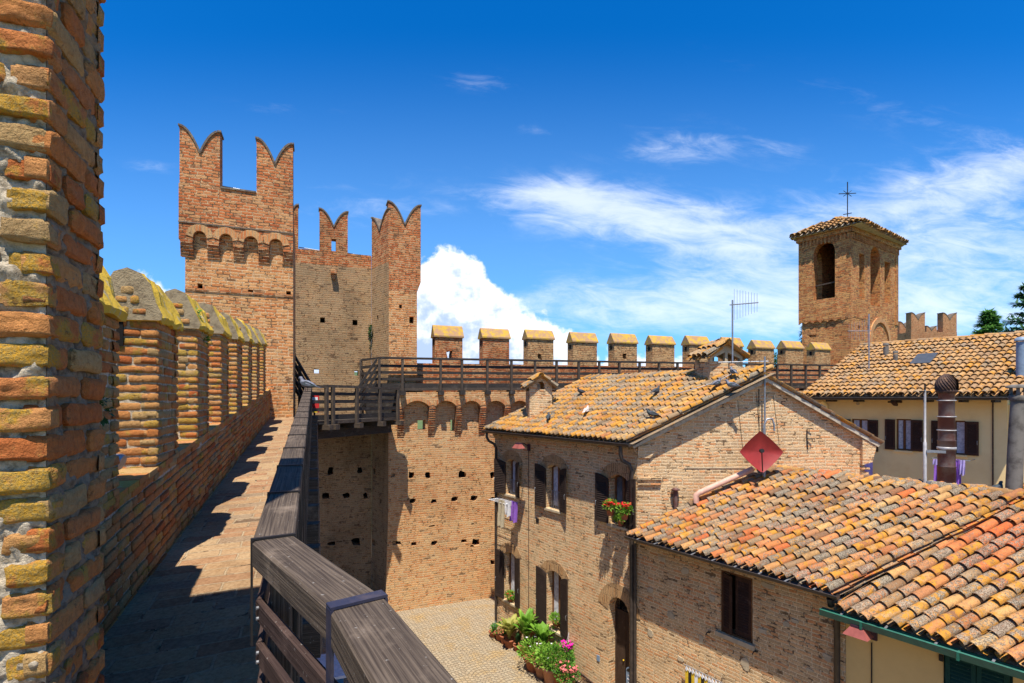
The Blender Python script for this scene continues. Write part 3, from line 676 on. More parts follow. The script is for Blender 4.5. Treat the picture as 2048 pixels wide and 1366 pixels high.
# sill course lying on the parapet
mb = MB(); FT_ = FP
n = 60
for k in range(n):
    x0 = a0+(a1-a0)*k/n; x1 = a0+(a1-a0)*(k+1)/n-.012; dz = rp.uniform(-.006, .006)
    z0, z1 = psl(sill-.03, x0)+dz, psl(sill-.03, x1)+dz
    P = [FP.p(x0, z0, -.0), FP.p(x0, z0, -TH-.01), FP.p(x1, z1, -TH-.01), FP.p(x1, z1, 0)]
    mb.hexa(P+[p+Vector((0, 0, .045)) for p in P], 0, (rp.uniform(.5, 1), rp.random(), rp.random()))
mb.build('sill_course', 'old_brick', par, fix=False)
mer_y = [(2.62, 3.29)]+[(4.08+1.362*k, 4.70+1.362*k) for k in range(7)]
for k, (y0, y1) in enumerate(mer_y):
    A0, A1 = pa(y0), pa(y1); am = (A0+A1)/2
    be = psl(.62-PS*4.08, am)+rp.uniform(-.02, .02); b0 = psl(sill, am)
    mm = MB(); mm.prism(FP, rect(A0+.010, A1-.010, b0-.12, be+.0), -TH+.01, -.018)
    o = mm.build('merlon', 'mortar', par)
    if k == 0: tag(o, 'shaded merlon beside the near pier')
    mm = MB(); lay_bricks(mm, FP, A0, A1, b0-.06, be, rnd=rp, bl=.24, bh=.073, gap=.013, amp=.008, lich=.05, c=-.008)
    FS = Fr(FP.p(A0, 0, -TH), to=FP.p(A0, 0, 0))          # the face turned to the viewer
    lay_bricks(mm, FS, 0, TH, b0-.06, be, rnd=rp, bl=.22, bh=.073, gap=.013, amp=.010, lich=.18, c=0)
    FS2 = Fr(FP.p(A1, 0, 0), to=FP.p(A1, 0, -TH)); lay_bricks(mm, FS2, 0, TH, b0-.06, be, rnd=rp, bl=.22, bh=.073, gap=.013, seg=(3, 2), c=0)
    if k in (1, 2):                                      # recess under the coping is only a dark plate, see below
        pass
    mm.build('brickwork', 'old_brick', o, fix=False)
    # gabled coping: rounded ridge running along the wall
    mm = MB(); prof = [(-.025, -.01), (-.035, .035), (.015, .14), (.06, .26), (.11, .36), (.20, .40), (.29, .36), (.34, .26), (.385, .14), (.435, .035), (.425, -.01)]
    ns = 12
    for q in range(ns+1):
        x = A0-.025+(A1-A0+.05)*q/ns
        for (c_, h_) in prof:
            j = .022*noise.noise(Vector((x*8, c_*8, h_*8+k)))+.010*noise.noise(Vector((x*25, c_*25, h_*25+k)))
            mm.v.append(tuple(FP.p(x, be+h_+j+(.0), -c_+j)))
    m_ = len(prof)
    for q in range(ns):
        for i in range(m_): mm.f.append((q*m_+i, q*m_+(i+1) % m_, (q+1)*m_+(i+1) % m_, (q+1)*m_+i)); mm.mi.append(0); mm.c.append(None); mm.sm.append(False)
    for q in (0, ns): mm.f.append(tuple(range(q*m_, q*m_+m_))); mm.mi.append(1); mm.c.append(None); mm.sm.append(False)
    cp = mm.build('coping', ['coping', 'coping_end'], o)
    # bricks showing in the gable end
    mm = MB(); FG = FS
    lay_bricks(mm, FG, .07, TH-.07, be+.03, be+.11, rnd=rp, bl=.15, bh=.073, c=.030, depth=.03, lich=.1)
    lay_bricks(mm, FG, .12, TH-.12, be+.12, be+.27, rnd=rp, bl=.12, bh=.073, c=.028, depth=.03, lich=.2)
    mm.build('gable_brick', 'old_brick', cp, fix=False)
    if k in (1, 2):
        mm = MB(); mm.fbox(FS, .03, .17, be-.22, be-.03, .0, .012); mm.build('recess', 'hollow_shade', o)  # dark plate on the face paints a recess's shade, nothing is cut
base(par, wall_line(8)+Vector((0, 0, walkz(8))))
# tuft of weeds growing on the third coping
mb = MB(); rl = random.Random(4)
for q in range(3):
    leaves(mb, FP.p(pa(5.62+.10*q), .93-q*.12, -.07+.02*q), (.05, .06, .06), 45, .05, rl, 0, 1.8)
tag(mb.build('wall_plant', 'leaf_green'), 'small green weed growing on the coping of the third merlon', 'plant')
mb = MB(); leaves(mb, FP.p(pa(2.95), -.05, .02), (.03, .05, .09), 60, .04, rl, -.5, 1.8)
tag(mb.build('wall_plant', 'leaf_dark'), 'dark creeper tuft hanging on the shaded nearest merlon', 'plant')
# floodlight on the sill between the first merlons
fl = thing('floodlight', (0, 0, 0), 'small round floodlight on parapet sill between two merlons', 'lamp')
mb = MB(); q = FP.p(pa(3.72), -.46, -.20); mb.lathe(q+Vector((0, 0, -.14)), [(.035, 0), (.03, .02), (.012, .03), (.012, .09)], 10); mb.build('stand', 'metal_grey', fl)
mb = MB(); mb.tube([q+Vector((-.05, -.02, -.01)), q+Vector((0, -.0, .01)), q+Vector((.06, .02, .0)), q+Vector((.075, .024, -.005))], [.03, .05, .06, .055], 14); mb.build('head', 'metal_grey', fl)
base(fl, q+Vector((0, 0, -.14)))

# ---- the tall pier close to the camera
pier = thing('brick_pier', (0, 0, 0), 'tall rough brick pier at the left edge of view, close to the camera', 'wall')
PC = Vector((-1.19, 1.30, 0))
FA_ = Fr(PC-Vector((.932, .362, 0))*2.2, to=PC)           # sunlit face
FB_ = Fr(PC, t=PD)                                        # shaded face along the walk
zb, zt = -1.75, 1.55
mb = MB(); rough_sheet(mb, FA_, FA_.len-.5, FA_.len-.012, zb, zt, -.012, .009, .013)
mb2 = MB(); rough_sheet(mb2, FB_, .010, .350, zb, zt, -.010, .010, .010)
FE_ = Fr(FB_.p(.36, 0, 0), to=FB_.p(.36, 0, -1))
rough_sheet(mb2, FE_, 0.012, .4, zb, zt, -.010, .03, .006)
mb2.build('shaded_mortar', 'mortar_shade', pier, fix=False)  # shade of this face is painted into the mortar colour
mb.prism(FA_, rect(.02, FA_.len-.03, GZ, 5.0), -.30, -.03); 
mb.build('mortar', 'mortar', pier, fix=False)
mb = MB(); rr = random.Random(5)
lay_bricks(mb, FA_, FA_.len-.45, FA_.len-.002, zb, zt, bl=.25, bh=.0795, gap=.021, rnd=rr, seg=(24, 9), amp=.011, lich=.40, depth=.045)
lay_bricks(mb, FB_, .002, .36, zb, zt, bl=.24, bh=.0795, gap=.014, rnd=rr, seg=(16, 6), amp=.009, lich=0., depth=.045, c=-.001)
lay_bricks(mb, FE_, .0, .35, zb, zt, bl=.24, bh=.0795, gap=.012, rnd=rr, seg=(8, 5), amp=.006, depth=.045)
mb.build('brickwork', 'old_brick', pier, fix=False)
base(pier, PC+Vector((-.5, 0, -H0)))

# ---- timber railing of the walk
rail = thing('wooden_railing', (0, 0, 0), 'dark timber railing with thick handrail along right side of the wall walk', 'railing')
ys = [1.97+.645*k for k in range(20)]
HR = 1.0
B0 = Vector((-.93, 1.97, 0)); B1 = Vector((-.425, 1.39, 0)); B2 = B1+Vector((.244, -.396, 0)).normalized()*.78; B3 = B2+Vector((.244, -.396, 0)).normalized()*.8
HT = [-.545, -.56, -.575, -.59]
def hp(v, z): return Vector((v.x, v.y, z))
def timber(name, p, q, w_, h_, mat, par_, bev=.008, up=(0, 0, 1)):
    m = MB(); m.bar(p, q, w_, h_, up, bev=bev); o = m.build(name, mat, par_, lenuv=True); return o
near = [B0, B1, B2, B3]
for i in range(3):
    timber('handrail', hp(near[i], HT[i]-.05), hp(near[i+1], HT[i+1]-.05), .152, .10, 'wood_grey', rail)
far = [Vector((-.93-.39*(y-1.97), y, walkz(y)+HR)) for y in ys]; far[0].z = -.542
for i in range(len(far)-1):
    timber('handrail', far[i]-Vector((0, 0, .05)), far[i+1]-Vector((0, 0, .05)), .15, .095, 'wood_grey', rail)
# straps over the joints
def strap(p, d, w_=.158, mat='bracket', t_=.022, th_=.008):
    d = Vector(d).normalized(); m = MB()
    m.bar(p-d*t_+Vector((0, 0, .004)), p+d*t_+Vector((0, 0, .004)), w_, th_, bev=.002)
    r = d.cross(Vector((0, 0, 1))).normalized()
    for sg in (1, -1): m.bar(p+r*sg*(w_/2-.004)-d*t_-Vector((0, 0, .20)), p+r*sg*(w_/2-.004)+d*t_-Vector((0, 0, .20)), .008, .40, bev=.002)
    return m.build('bracket', mat, rail)
strap(hp(B0, HT[0]+.002), B1-B0+Vector((.3,-.8,0)), .16, 'metal_black', .008); strap(hp(B1, HT[1]+.002), B2-B0); strap(hp(B2, HT[2]+.002), B3-B1)
for p in far[1:-1]: strap(p, PD, .156, 'metal_black', .007, .006)
def post(x, y, zt_, zb_, s_=.085, mat='wood_grey'):
    m = MB(); m.bar((x, y, zb_), (x, y, zt_), s_, s_*1.2, up=(PD.x, PD.y, 0), bev=.006); return m.build('post', mat, rail, lenuv=True)
side = Vector((.93, .36, 0))
for i, b in enumerate(near[:3]):
    d = Vector((.03, .03, 0)) if i else Vector((.03, .0, 0)); post(b.x+d.x, b.y+d.y, HT[i]-.09, walkz(b.y)-.35, .075)
for p in far[1:]: post(p.x+.03, p.y+.012, p.z-.09, p.z-HR-.30)
# boards nailed to the inner side
for j, dz in enumerate((.27, .435, .60, .765, .93)):
    for i in range(3):
        a, b = near[i], near[i+1]; d = (b-a).normalized(); nn = Vector((d.y, -d.x, 0)); nn = nn if nn.x < 0 else -nn
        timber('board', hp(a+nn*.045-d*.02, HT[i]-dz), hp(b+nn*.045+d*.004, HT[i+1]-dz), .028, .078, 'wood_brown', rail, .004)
    i = 0
    while i < len(far)-1:
        e = min(i+2, len(far)-1); off = -side*.045
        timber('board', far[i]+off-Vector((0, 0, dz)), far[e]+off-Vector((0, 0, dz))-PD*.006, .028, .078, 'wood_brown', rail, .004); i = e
# bolts
for i in range(3):
    a = near[i]; nn = Vector((-.75, -.66, 0))
    for dz in (.25, .29, .42, .455, .585, .62):
        p = hp(a+nn*.06+Vector((.015, -.01, 0)), HT[i]-dz); mb = MB(); mb.tube([p, p+nn*.012], .007, 8); mb.build('bolt', 'metal_grey', rail)
# cantilevered beams that carry the walk, one below each post
for y in [2.0+.645*k for k in range(-2, 20)]:
    z = walkz(y)-.02; p = Vector((rail_line(y).x-.25, y-.05, z-.12)); q = Vector((-.388*y+.012, y+.06, z-.12))
    m = MB(); d = (q-p).normalized()
    m.bar(p, q, .13, .24, bev=.008); m.build('beam', 'wood_grey', rail, lenuv=True)
base(rail, Vector((-.93, 1.97, walkz(1.97))))
# ================================================================ the castle tower at the end of the walk (open at the back)
tw = thing('castle_tower', (0, 0, 0), 'tall red brick castle tower with swallowtail merlons at the end of the walk', 'tower')
FT = Fr((-6.2-2.62*.932, 14.3-2.62*.362), t=(.932, .362))
WT = 2.62
def hole(fr, px, py, w_=.13, h_=.13, c=0.):
    a, b = fr.on(px, py, c); return rect(a-w_/2, a+w_/2, b-h_/2, b+h_/2)
def ragged(fr, px, py, w_, h_, rnd, c=0.):     # a putlog hole with broken edges
    w_ *= .8; h_ *= .8
    a, b = fr.on(px, py, c); n = 9; P = []
    for i in range(n):
        t = 2*math.pi*i/n; q = .62+.42*rnd.random(); x = max(-1, min(1, math.cos(t)*1.35))*q; y = max(-1, min(1, math.sin(t)*1.35))*q
        P.append((a+x*w_*.6, b+y*h_*.6))
    return P
rh = random.Random(21)
# front wall
hs_ = [hole(FT, 400, 572, .12, .13), hole(FT, 501, 583, .13, .10), hole(FT, 577, 586, .12, .10)]
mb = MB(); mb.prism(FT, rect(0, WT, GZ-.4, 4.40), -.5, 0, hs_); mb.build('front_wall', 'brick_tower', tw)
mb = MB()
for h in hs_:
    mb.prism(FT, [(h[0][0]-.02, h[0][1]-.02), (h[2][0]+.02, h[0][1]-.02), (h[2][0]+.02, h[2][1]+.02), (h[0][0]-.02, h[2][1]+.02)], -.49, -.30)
mb.build('putlog_shade', 'hollow_shade', tw)  # dark plugs painting the shade deep in the holes
# string course
mb = MB(); z = FT.Z(480, 585); mb.fbox(FT, 0, WT, z-.04, z+.03, .0015, .022); mb.build('string_course', 'brick_red', tw)
# side walls
FTs = Fr(FT.p(WT, 0, 0), t=(-.362, .932))
mb = MB(); mb.prism(FTs, rect(.502, 1.9, GZ-.4, 4.95), -.5, -.003); mb.build('side_wall', 'brick_tower', tw)
FTl = Fr(FT.p(0, 0, 0), t=(-.362, .932))
mb = MB(); mb.prism(FTl, rect(.502, 1.9, GZ-.4, 4.95), .003, .5); mb.build('side_wall', 'brick_tower', tw)
# overhanging top on brick corbels and little arches
cxs = [(362, 388), (415, 440), (467, 489), (517, 539), (566, 586.5)]
OV = .13
cor = [(FT.A(a, .0), FT.A(b, .0)) for a, b in cxs]; cor[0] = (-.10, cor[0][1]); cor[-1] = (cor[-1][0], WT)
zs = 4.17; zc = 4.44
out = [(-.12, zs), (cor[0][1], zs)]
for i in range(4):
    x0, x1 = cor[i][1], cor[i+1][0]
    out += [(x0, zs+.08)]+[(x0+(x1-x0)*k/8, zs+.08+(zc-zs-.08)*math.sin(math.pi*k/8)**.6) for k in range(1, 8)]+[(x1, zs+.08), (x1, zs), (cor[i+1][1] if i < 3 else WT+.0, zs)]
zsill = 5.63
out += [(WT, zsill), (-.12, zsill)]
mb = MB(); mb.prism(FT, out, -.44, OV); mb.build('parapet', 'brick_red', tw)
mb = MB()
for i in range(4):
    x0, x1 = cor[i][1], cor[i+1][0]
    mb.prism(FT, archring(x0, x1, zs+.08, zc-.005, .17), OV+.001, OV+.016)
mb.build('arch_band', 'arch_brick', tw)
mb = MB(); mb.fbox(FT, -.13, WT, zc+.175, zc+.205, OV+.0015, OV+.02)
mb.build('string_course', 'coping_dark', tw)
for x0, x1 in cor:
    m = MB()
    for k in range(5):
        d = OV*(k+1)/5; z1 = zs-.004-.085*(4-k); m.fbox(FT, x0+.003*k-.002, x1-.003*k+.002, z1-.072, z1, -.02, d)
        m.fbox(FT, x0+.02, x1-.02, z1-.086, z1-.071, -.02, d-.025)
    m.build('corbel', 'brick_red', tw)
# the merlons of the front
def merlon_on(fr, par_, a0, a1, b0, bt, bn, c0, c1, mat='brick_red', cop='coping_dark', holes=(), th=.045):
    m = MB(); m.prism(fr, swallow(a0, a1, b0, bt, bn), c0, c1, holes); o = m.build('merlon', mat, par_)
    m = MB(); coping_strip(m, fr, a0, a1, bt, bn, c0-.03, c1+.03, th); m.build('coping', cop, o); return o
merlon_on(FT, tw, FT.A(359, OV), FT.A(440, OV), zsill+.002, 7.13, 6.48, -.27, OV)
merlon_on(FT, tw, FT.A(513, OV), WT, zsill+.002, 7.13, 6.48, -.27, OV)
mb = MB(); mb.fbox(FT, FT.A(441, OV), FT.A(512, OV), zsill+.002, zsill+.045, -.30, OV+.03); mb.build('sill', 'coping_dark', tw)
m = MB(); za = zsill+.25
m.tube([FT.p(FT.A(438), za+.05, -.5), FT.p(FT.A(515), za, -.5)], .016, 6); m.tube([FT.p(FT.A(438), za-.12, -.5), FT.p(FT.A(515), za-.14, -.5)], .010, 6)
m.build('safety_rail', 'metal_grey', tw)
# top platform and the left side parapet
mb = MB(); mb.prism(FT, rect(-.1, WT, 4.96, 5.0), -1.9, -.45); mb.build('platform', 'paving', tw)
# back wall
FB = Fr((-5.43, 19.5), t=(.932, .362)); FB.o = Vector((-5.43, 19.5, 0))
bh = [hole(FB, 645, 640, .17, .20), hole(FB, 710, 645, .18, .20), hole(FB, 633, 742, .17, .17), hole(FB, 713, 746, .15, .2),
      ragged(FB, 661, 942, .24, .34, rh), ragged(FB, 720, 941, .26, .30, rh)]
bd_ = [ragged(FB, x, y, w_, h_, rh) for x, y, w_, h_ in ((650, 992, .30, .25), (693, 991, .30, .25), (731, 991, .2, .25), (662, 1087, .32, .16), (712, 1084, .36, .40))]
mb = MB(); mb.prism(FB, rect(-6.0, 0, 4.99, 5.52), -.40, -.02); mb.build('parapet', 'brick_red', tw)
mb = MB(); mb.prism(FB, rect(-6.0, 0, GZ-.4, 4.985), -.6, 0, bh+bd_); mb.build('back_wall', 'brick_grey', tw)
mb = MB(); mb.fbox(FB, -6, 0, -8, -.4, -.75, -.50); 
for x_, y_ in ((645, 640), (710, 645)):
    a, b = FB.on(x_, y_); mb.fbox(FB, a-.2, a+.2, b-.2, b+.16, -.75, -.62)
mb.build('dark_backing', 'hollow_shade', tw)  # dark boxes added behind the holes to paint their shade
m = MB(); a, b = FB.on(667, 547); m.fbox(FB, a-.10, a+.10, b-.05, b+.10, -.1, .22); m.prism(FB, [(a-.09, b-.05), (a+.09, b-.05), (a+.03, b-.25), (a-.03, b-.25)], -.1, .15); m.build('corbel', 'brick_red', tw)
a_, _ = FB.on(670, 480)
sl = [hole(FB, 667.5, 490, .16, .46, -.02)]
merlon_on(FB, tw, FB.A(639, -.02), FB.A(695.5, -.02), 5.522, 7.08, 6.45, -.36, -.02, holes=sl)
merlon_on(FB, tw, FB.A(560, -.02), FB.A(596, -.02), 5.522, 7.12, 6.45, -.36, -.02)
m = MB()
for x0, x1, y0, y1 in ((597, 640, 487, 494), (694, 738, 499, 506)):
    m.tube([FB.p(FB.A(x0), FB.Z(x0, y0), -.5), FB.p(FB.A(x1), FB.Z(x1, y1), -.5)], .02, 6)
    break
m.build('safety_rail', 'metal_grey', tw)
m = MB(); m.tube([FB.p(FB.A(694), FB.Z(694, 499), -.5), FB.p(FB.A(738), FB.Z(738, 506), -.5)], .02, 6); m.build('safety_rail', 'metal_grey', tw)
# inner face of the right flank
FI = Fr((-5.43, 19.5), to=(-4.53, 18.5))
ih = [hole(FI, 755, 636, .12, .2)]
idk = [ragged(FI, x, y, w_, h_, rh) for x, y, w_, h_ in ((748, 942, .2, .3), (761, 1003, .2, .25), (747, 1085, .25, .28))]
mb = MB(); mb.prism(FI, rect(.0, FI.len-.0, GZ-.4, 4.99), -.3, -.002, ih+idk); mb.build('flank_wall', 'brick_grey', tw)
mb = MB(); mb.prism(FI, rect(.0, FI.len, 4.992, 5.45), -.3, -.004); mb.build('parapet', 'brick_red', tw)
merlon_on(FI, tw, .02, FI.len+.0, 5.452, 6.95, 6.3, -.3, -.006)
FW = Fr((-4.53, 18.5), t=(.932, .362))
WW = FW.A(834)
fh = [hole(FW, 801, 613, .1, .14), hole(FW, 823, 640, .16, .24)]
mb = MB(); mb.prism(FW, rect(0.02, WW, .2, 3.97), -.55, 0, fh); mb.build('flank_wall', 'brick_tower', tw)
mb = MB(); mb.prism(FW, [(0.02, 3.972), (WW, 3.972), (WW+.14, 4.35), (WW+.14, 5.55), (0.02, 5.55)], -.55, .002); mb.build('parapet', 'brick_red', tw)
merlon_on(FW, tw, .0, WW+.14, 5.552, 7.22, 6.42, -.45, .002)
# flank's far side, seen behind the end merlon, and the wall that closes the flank
FC = Fr(FW.p(WW, 0, 0), t=(-.362, .932)); mb = MB(); mb.prism(FC, rect(.552, 3.2, 0, 5.2), -.5, -.003); mb.build('side_wall', 'brick_tower', tw)
mb = MB(); mb.lathe((0, 0, 0), [(.1, 0), (.1, .1)], 6) if False else None
base(tw, FT.p(WT/2, GZ, 0))
mb = MB(); rl = random.Random(9); leaves(mb, FB.p(FB.A(742), FB.Z(742, 664), .06), (.06, .06, .22), 120, .09, rl, -.4)
leaves(mb, FB.p(FB.A(741), FB.Z(742, 690), .06), (.04, .04, .3), 50, .06, rl, -.6)
tag(mb.build('wall_plant', 'leaf_dark'), 'green creeper hanging in the inner corner of the castle tower', 'plant')

# ================================================================ curtain wall with machicolation and merlons
cw = thing('curtain_wall', (0, 0, 0), 'long sunlit brick castle wall with gabled merlons running to the bell tower', 'wall')
ch = []
for x, y, w_, h_ in ((785, 951, .16, .18), (822, 951, .26, .30), (856, 951, .26, .26), (925, 949, .34, .34), (985, 950, .26, .32), (825, 1002, .28, .20), (868, 1002, .28, .2), (909, 998, .36, .24), (947, 997, .36, .24), (985, 998, .26, .2),
                     (864, 1052, .28, .07), (945, 1048, .12, .08), (794, 1086, .42, .20), (827, 1088, .26, .18), (868, 1086, .28, .2), (928, 1082, .26, .14), (951, 1084, .34, .28), (944, 1092, .2, .12), (985, 1125, .2, .24)):
    ch.append(ragged(FW, x, y, w_, h_, rh))
op = [hole(FW, 843, 850, .30, .36), hole(FW, 906, 851, .20, .44)]
zt_ = .24
CWL = 26.
mb = MB(); mb.prism(FW, [(0.0, -4.0), (-.12, GZ-.4), (CWL, GZ-.4), (CWL, zt_+.2), (0.0, zt_)], -.55, 0, ch+op); mb.build('lower_wall', 'brick_curtain', cw)
mb = MB()
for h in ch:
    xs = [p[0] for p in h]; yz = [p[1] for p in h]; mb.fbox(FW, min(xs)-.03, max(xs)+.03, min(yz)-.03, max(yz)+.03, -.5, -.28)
mb.build('putlog_shade', 'hollow_shade', cw)  # dark plugs set in the ragged holes, standing for their inner shade
# upper band standing on arches
pj = .27; cc = [803, 865, 919, 967, 1016, 1063, 1110, 1156, 1200, 1243, 1285, 1325, 1364, 1402, 1438, 1474, 1508, 1541, 1573, 1604, 1634]
cA = [FW.A(x, pj) for x in cc]; hw = .13; za, zc2, zk = -.30, -.10, -1.44
out = [(.25, za), (cA[0]+hw, za)]
for i in range(len(cA)-1):
    x0, x1 = cA[i]+hw, cA[i+1]-hw
    out += [(x0+(x1-x0)*k/8, za+.02+(zc2-za)*math.sin(math.pi*k/8)**.7) for k in range(0, 9)]+[(x1, za), (cA[i+1]+hw, za)]
out += [(cA[-1]+hw, zt_+.16), (.25, zt_-.01)]
mb = MB(); mb.prism(FW, out, .001, pj); mb.build('arcade', 'brick_curtain', cw)
for i in range(0, 11):
    x0, x1 = cA[i]+hw, cA[i+1]-hw
    m = MB(); m.prism(FW, archring(x0, x1, za+.02, zc2+.015, .14), pj+.001, pj+.014); m.build('arch', 'arch_brick', cw)
for a in cA[:12]:
    m = MB(); n = 13
    for k in range(n):
        d = pj*(k+1)/n; z1 = za-.002-(n-1-k)*.086; m.fbox(FW, a-hw+.01, a+hw-.01, z1-.074, z1, -.01, d); m.fbox(FW, a-hw+.03, a+hw-.03, z1-.087, z1-.073, -.01, max(.01, d-.03))
    m.build('corbel', 'brick_red', cw)
# parapet behind the gallery
FM = Fr((-3.81, 19.74), t=(.932, .362))
def wz(a): return 1.38+.012*a
mb = MB(); mb.prism(FM, [(-.3, 0), (CWL, 0), (CWL, wz(CWL)), (-.3, wz(0))], -.5, 0); mb.build('parapet', 'brick_red', cw)
mers = [(870, 925), (966, 1018.5), (1056, 1107), (1146, 1194), (1228.5, 1274), (1305, 1349), (1379, 1419), (1451, 1485.5), (1512, 1548), (1571.6, 1606.5), (1630.5, 1661)]
rm = random.Random(8)
for k, (p0, p1) in enumerate(mers):
    x0, x1 = FM.A(p0), FM.A(p1); b0 = wz(x0)+.002; be = 2.50+.009*x0+rm.uniform(-.05, .04); th = .52; pk = .45+rm.uniform(-.05, .03)
    hl = []
    if k in (0, 2, 4): hl = [ragged(FM, (p0+p1)/2+(-2 if k else 2), 710 if k == 0 else 713, .28 if k == 0 else .24, .50 if k == 0 else .32, rm)]
    m = MB(); m.prism(FM, rect(x0, x1, b0, be), -th, 0, hl)
    o = m.build('merlon', 'brick_red' if k < 2 else 'brick_rough', cw)
    m = MB()
    FG = Fr(FM.p(x0, 0, -th), to=FM.p(x0, 0, 0))
    m.prism(FG, [(-.05, be-.03), (th+.05, be-.03), (th+.05, be+.03), (th*.62, be+pk-.05), (th*.5, be+pk), (th*.38, be+pk-.05), (-.05, be+.03)], -(x1-x0)-.05, .05)
    m.build('coping', 'coping_far', o)
    m = MB(); m.fbox(FG, th*.35, th*.62, be-.32, be-.12, .002, .01); m.build('recess', 'hollow_shade', o)  # shade of a recess painted as a dark plate on the end face
base(cw, FW.p(8, GZ, 0))

# ---- upper gallery: deck and railing in front of the curtain wall
gal = thing('wooden_gallery', (0, 0, 0), 'long upper timber gallery with slatted railing along the curtain wall', 'railing')
FR_ = Fr(FW.p(0, 0, .22), t=(.932, .362))
def gz(a): return .30+.012*max(a, 0)
pg = [758, 804, 880, 922.5, 973, 1021, 1068, 1111, 1155, 1196, 1236, 1276.5, 1315, 1352, 1388, 1423, 1457, 1490, 1521, 1551, 1579, 1608, 1636, 1664, 1691, 1717]
pgA = [FR_.A(x) for x in pg]
g0, g1 = pgA[0]-.55, pgA[-1]
mb = MB(); mb.prism(FR_, [(g0+.3, gz(g0)-.02), (g1, gz(g1)-.02), (g1, gz(g1)+.04), (g0+.3, gz(g0)+.04)], -1.06, -.02); mb.build('deck', 'wood_far', gal, lenuv=True)
mb = MB(); mb.prism(FR_, [(g0+.3, gz(g0)-.03), (g1, gz(g1)-.03), (g1, gz(g1)+.07), (g0+.3, gz(g0)+.07)], -.015, .07); mb.build('edge_beam', 'wood_grey', gal, lenuv=True)
for i, a in enumerate(pgA):
    m = MB(); m.bar(FR_.p(a, gz(a)-.18, .10), FR_.p(a, gz(a)+1.13, .10), .085, .10, up=FR_.n, bev=.005); m.build('post', 'wood_grey', gal, lenuv=True)
    m = MB(); m.fbox(FR_, a-.10, a+.10, gz(a)-.19, gz(a)-.035, -.20, .26); m.build('beam', 'wood_far', gal)
for i in range(len(pgA)-1):
    a, b = pgA[i], pgA[i+1]
    m = MB(); m.bar(FR_.p(a, gz(a)+1.16, .08), FR_.p(b, gz(b)+1.16, .08), .16, .07); m.build('handrail', 'wood_far', gal, lenuv=True)
for j, dz in enumerate((.16, .40, .64, .88)):
    for i in range(0, len(pgA)-1, 3):
        e = min(i+3, len(pgA)-1); a, b = pgA[i], pgA[e]; hh = .17 if j == 0 else .10
        m = MB(); m.bar(FR_.p(a, gz(a)+dz, .03), FR_.p(b-.01, gz(b)+dz, .03), .03, hh); m.build('board', 'wood_far', gal, lenuv=True)
# left return of the upper railing and the steps coming down to the lower deck
PL = FR_.p(pgA[0], 0, .06); QL = Vector((ray(722, 716, 19.2).x, 19.2, 0))
for dz, h_ in ((1.16, .07), (.88, .10), (.64, .10), (.40, .10), (.16, .17)):
    m = MB(); m.bar(PL+Vector((0, 0, .30+dz)), QL+Vector((0, 0, .30+dz)), .04, h_); m.build('board', 'wood_far', gal, lenuv=True)
m = MB(); m.bar(QL+Vector((0, 0, -.7)), QL+Vector((0, 0, 1.46)), .09, .09, up=(0, 1, 0)); m.build('post', 'wood_grey', gal, lenuv=True)
s0 = PL+Vector((-.08, -.02, 0)); s1 = ray(708, 800, 17.6); s1.z = 0
for dz in (1.12, .86, .60, .34):
    m = MB(); m.bar(s0+Vector((0, 0, .28+dz)), s1+Vector((0, 0, -.62+dz-.35)), .04, .08); m.build('board', 'wood_far', gal, lenuv=True)
base(gal, FR_.p(5, .2, 0))

# ---- lower gallery between the walk and the curtain wall
lg = thing('wooden_balcony', (0, 0, 0), 'lower dark timber balcony crossing the shaded tower recess', 'railing')
q0 = ray(618, 800, 14.35); q1 = ray(650, 800, 14.75); q2 = ray(797, 800, 17.75)
pts = [Vector((q.x, q.y, 0)) for q in (q0, q1, q2)]
ZD = -.70; ZR = .37
backs = [Vector((-7.0, 15.9, 0)), Vector((-5.6, 18.95, 0)), Vector((-4.9, 18.6, 0))]
m = MB(); poly = pts+[Vector((-4.46, 18.42, 0)), Vector((-5.43, 19.45, 0)), Vector((-7.7, 18.5, 0)), Vector((-6.25, 14.35, 0))]
n = len(poly); m.add([p+Vector((0, 0, ZD-.05)) for p in poly]+[p+Vector((0, 0, ZD+.03)) for p in poly], [tuple(range(n-1, -1, -1)), tuple(range(n, 2*n))]+[(i, (i+1) % n, n+(i+1) % n, n+i) for i in range(n)])
m.build('deck', 'wood_far', lg)
dirs = (pts[2]-pts[1]).normalized(); inn = Vector((-dirs.y, dirs.x, 0))
m = MB(); m.bar(pts[1]+inn*.5+Vector((0, 0, ZD-.36)), pts[2]+inn*.5+dirs*.1+Vector((0, 0, ZD-.36)), .2, .30); m.build('beam', 'wood_far', lg, lenuv=True)
m = MB(); m.bar(pts[1]+Vector((0, 0, ZD+.0)), pts[2]+Vector((0, 0, ZD+.0)), .07, .10); m.build('edge_beam', 'wood_grey', lg, lenuv=True)
def px_on_line(px, p, q):      # point of the line p-q in the column px
    r = (px-CX)/FPX; d = q-p; t = (r*p.y-p.x)/(d.x-r*d.y); return p+d*t
pp_ = [px_on_line(x, pts[1], pts[2]) for x in (663, 711, 757, 793)]
for i, p in enumerate([pts[1]]+pp_):
    o_ = -inn*.06; zt2 = ZR-.03-.012*i
    m = MB(); m.bar(p+o_+Vector((0, 0, ZD-.10)), p+o_+Vector((0, 0, zt2)), .09, .10, up=tuple(inn), bev=.005); m.build('post', 'wood_grey', lg, lenuv=True)
    m = MB(); m.bar(p-inn*.26+Vector((0, 0, ZD-.14)), p+inn*.6+Vector((0, 0, ZD-.14)), .15, .15); m.build('beam', 'wood_grey', lg, lenuv=True)
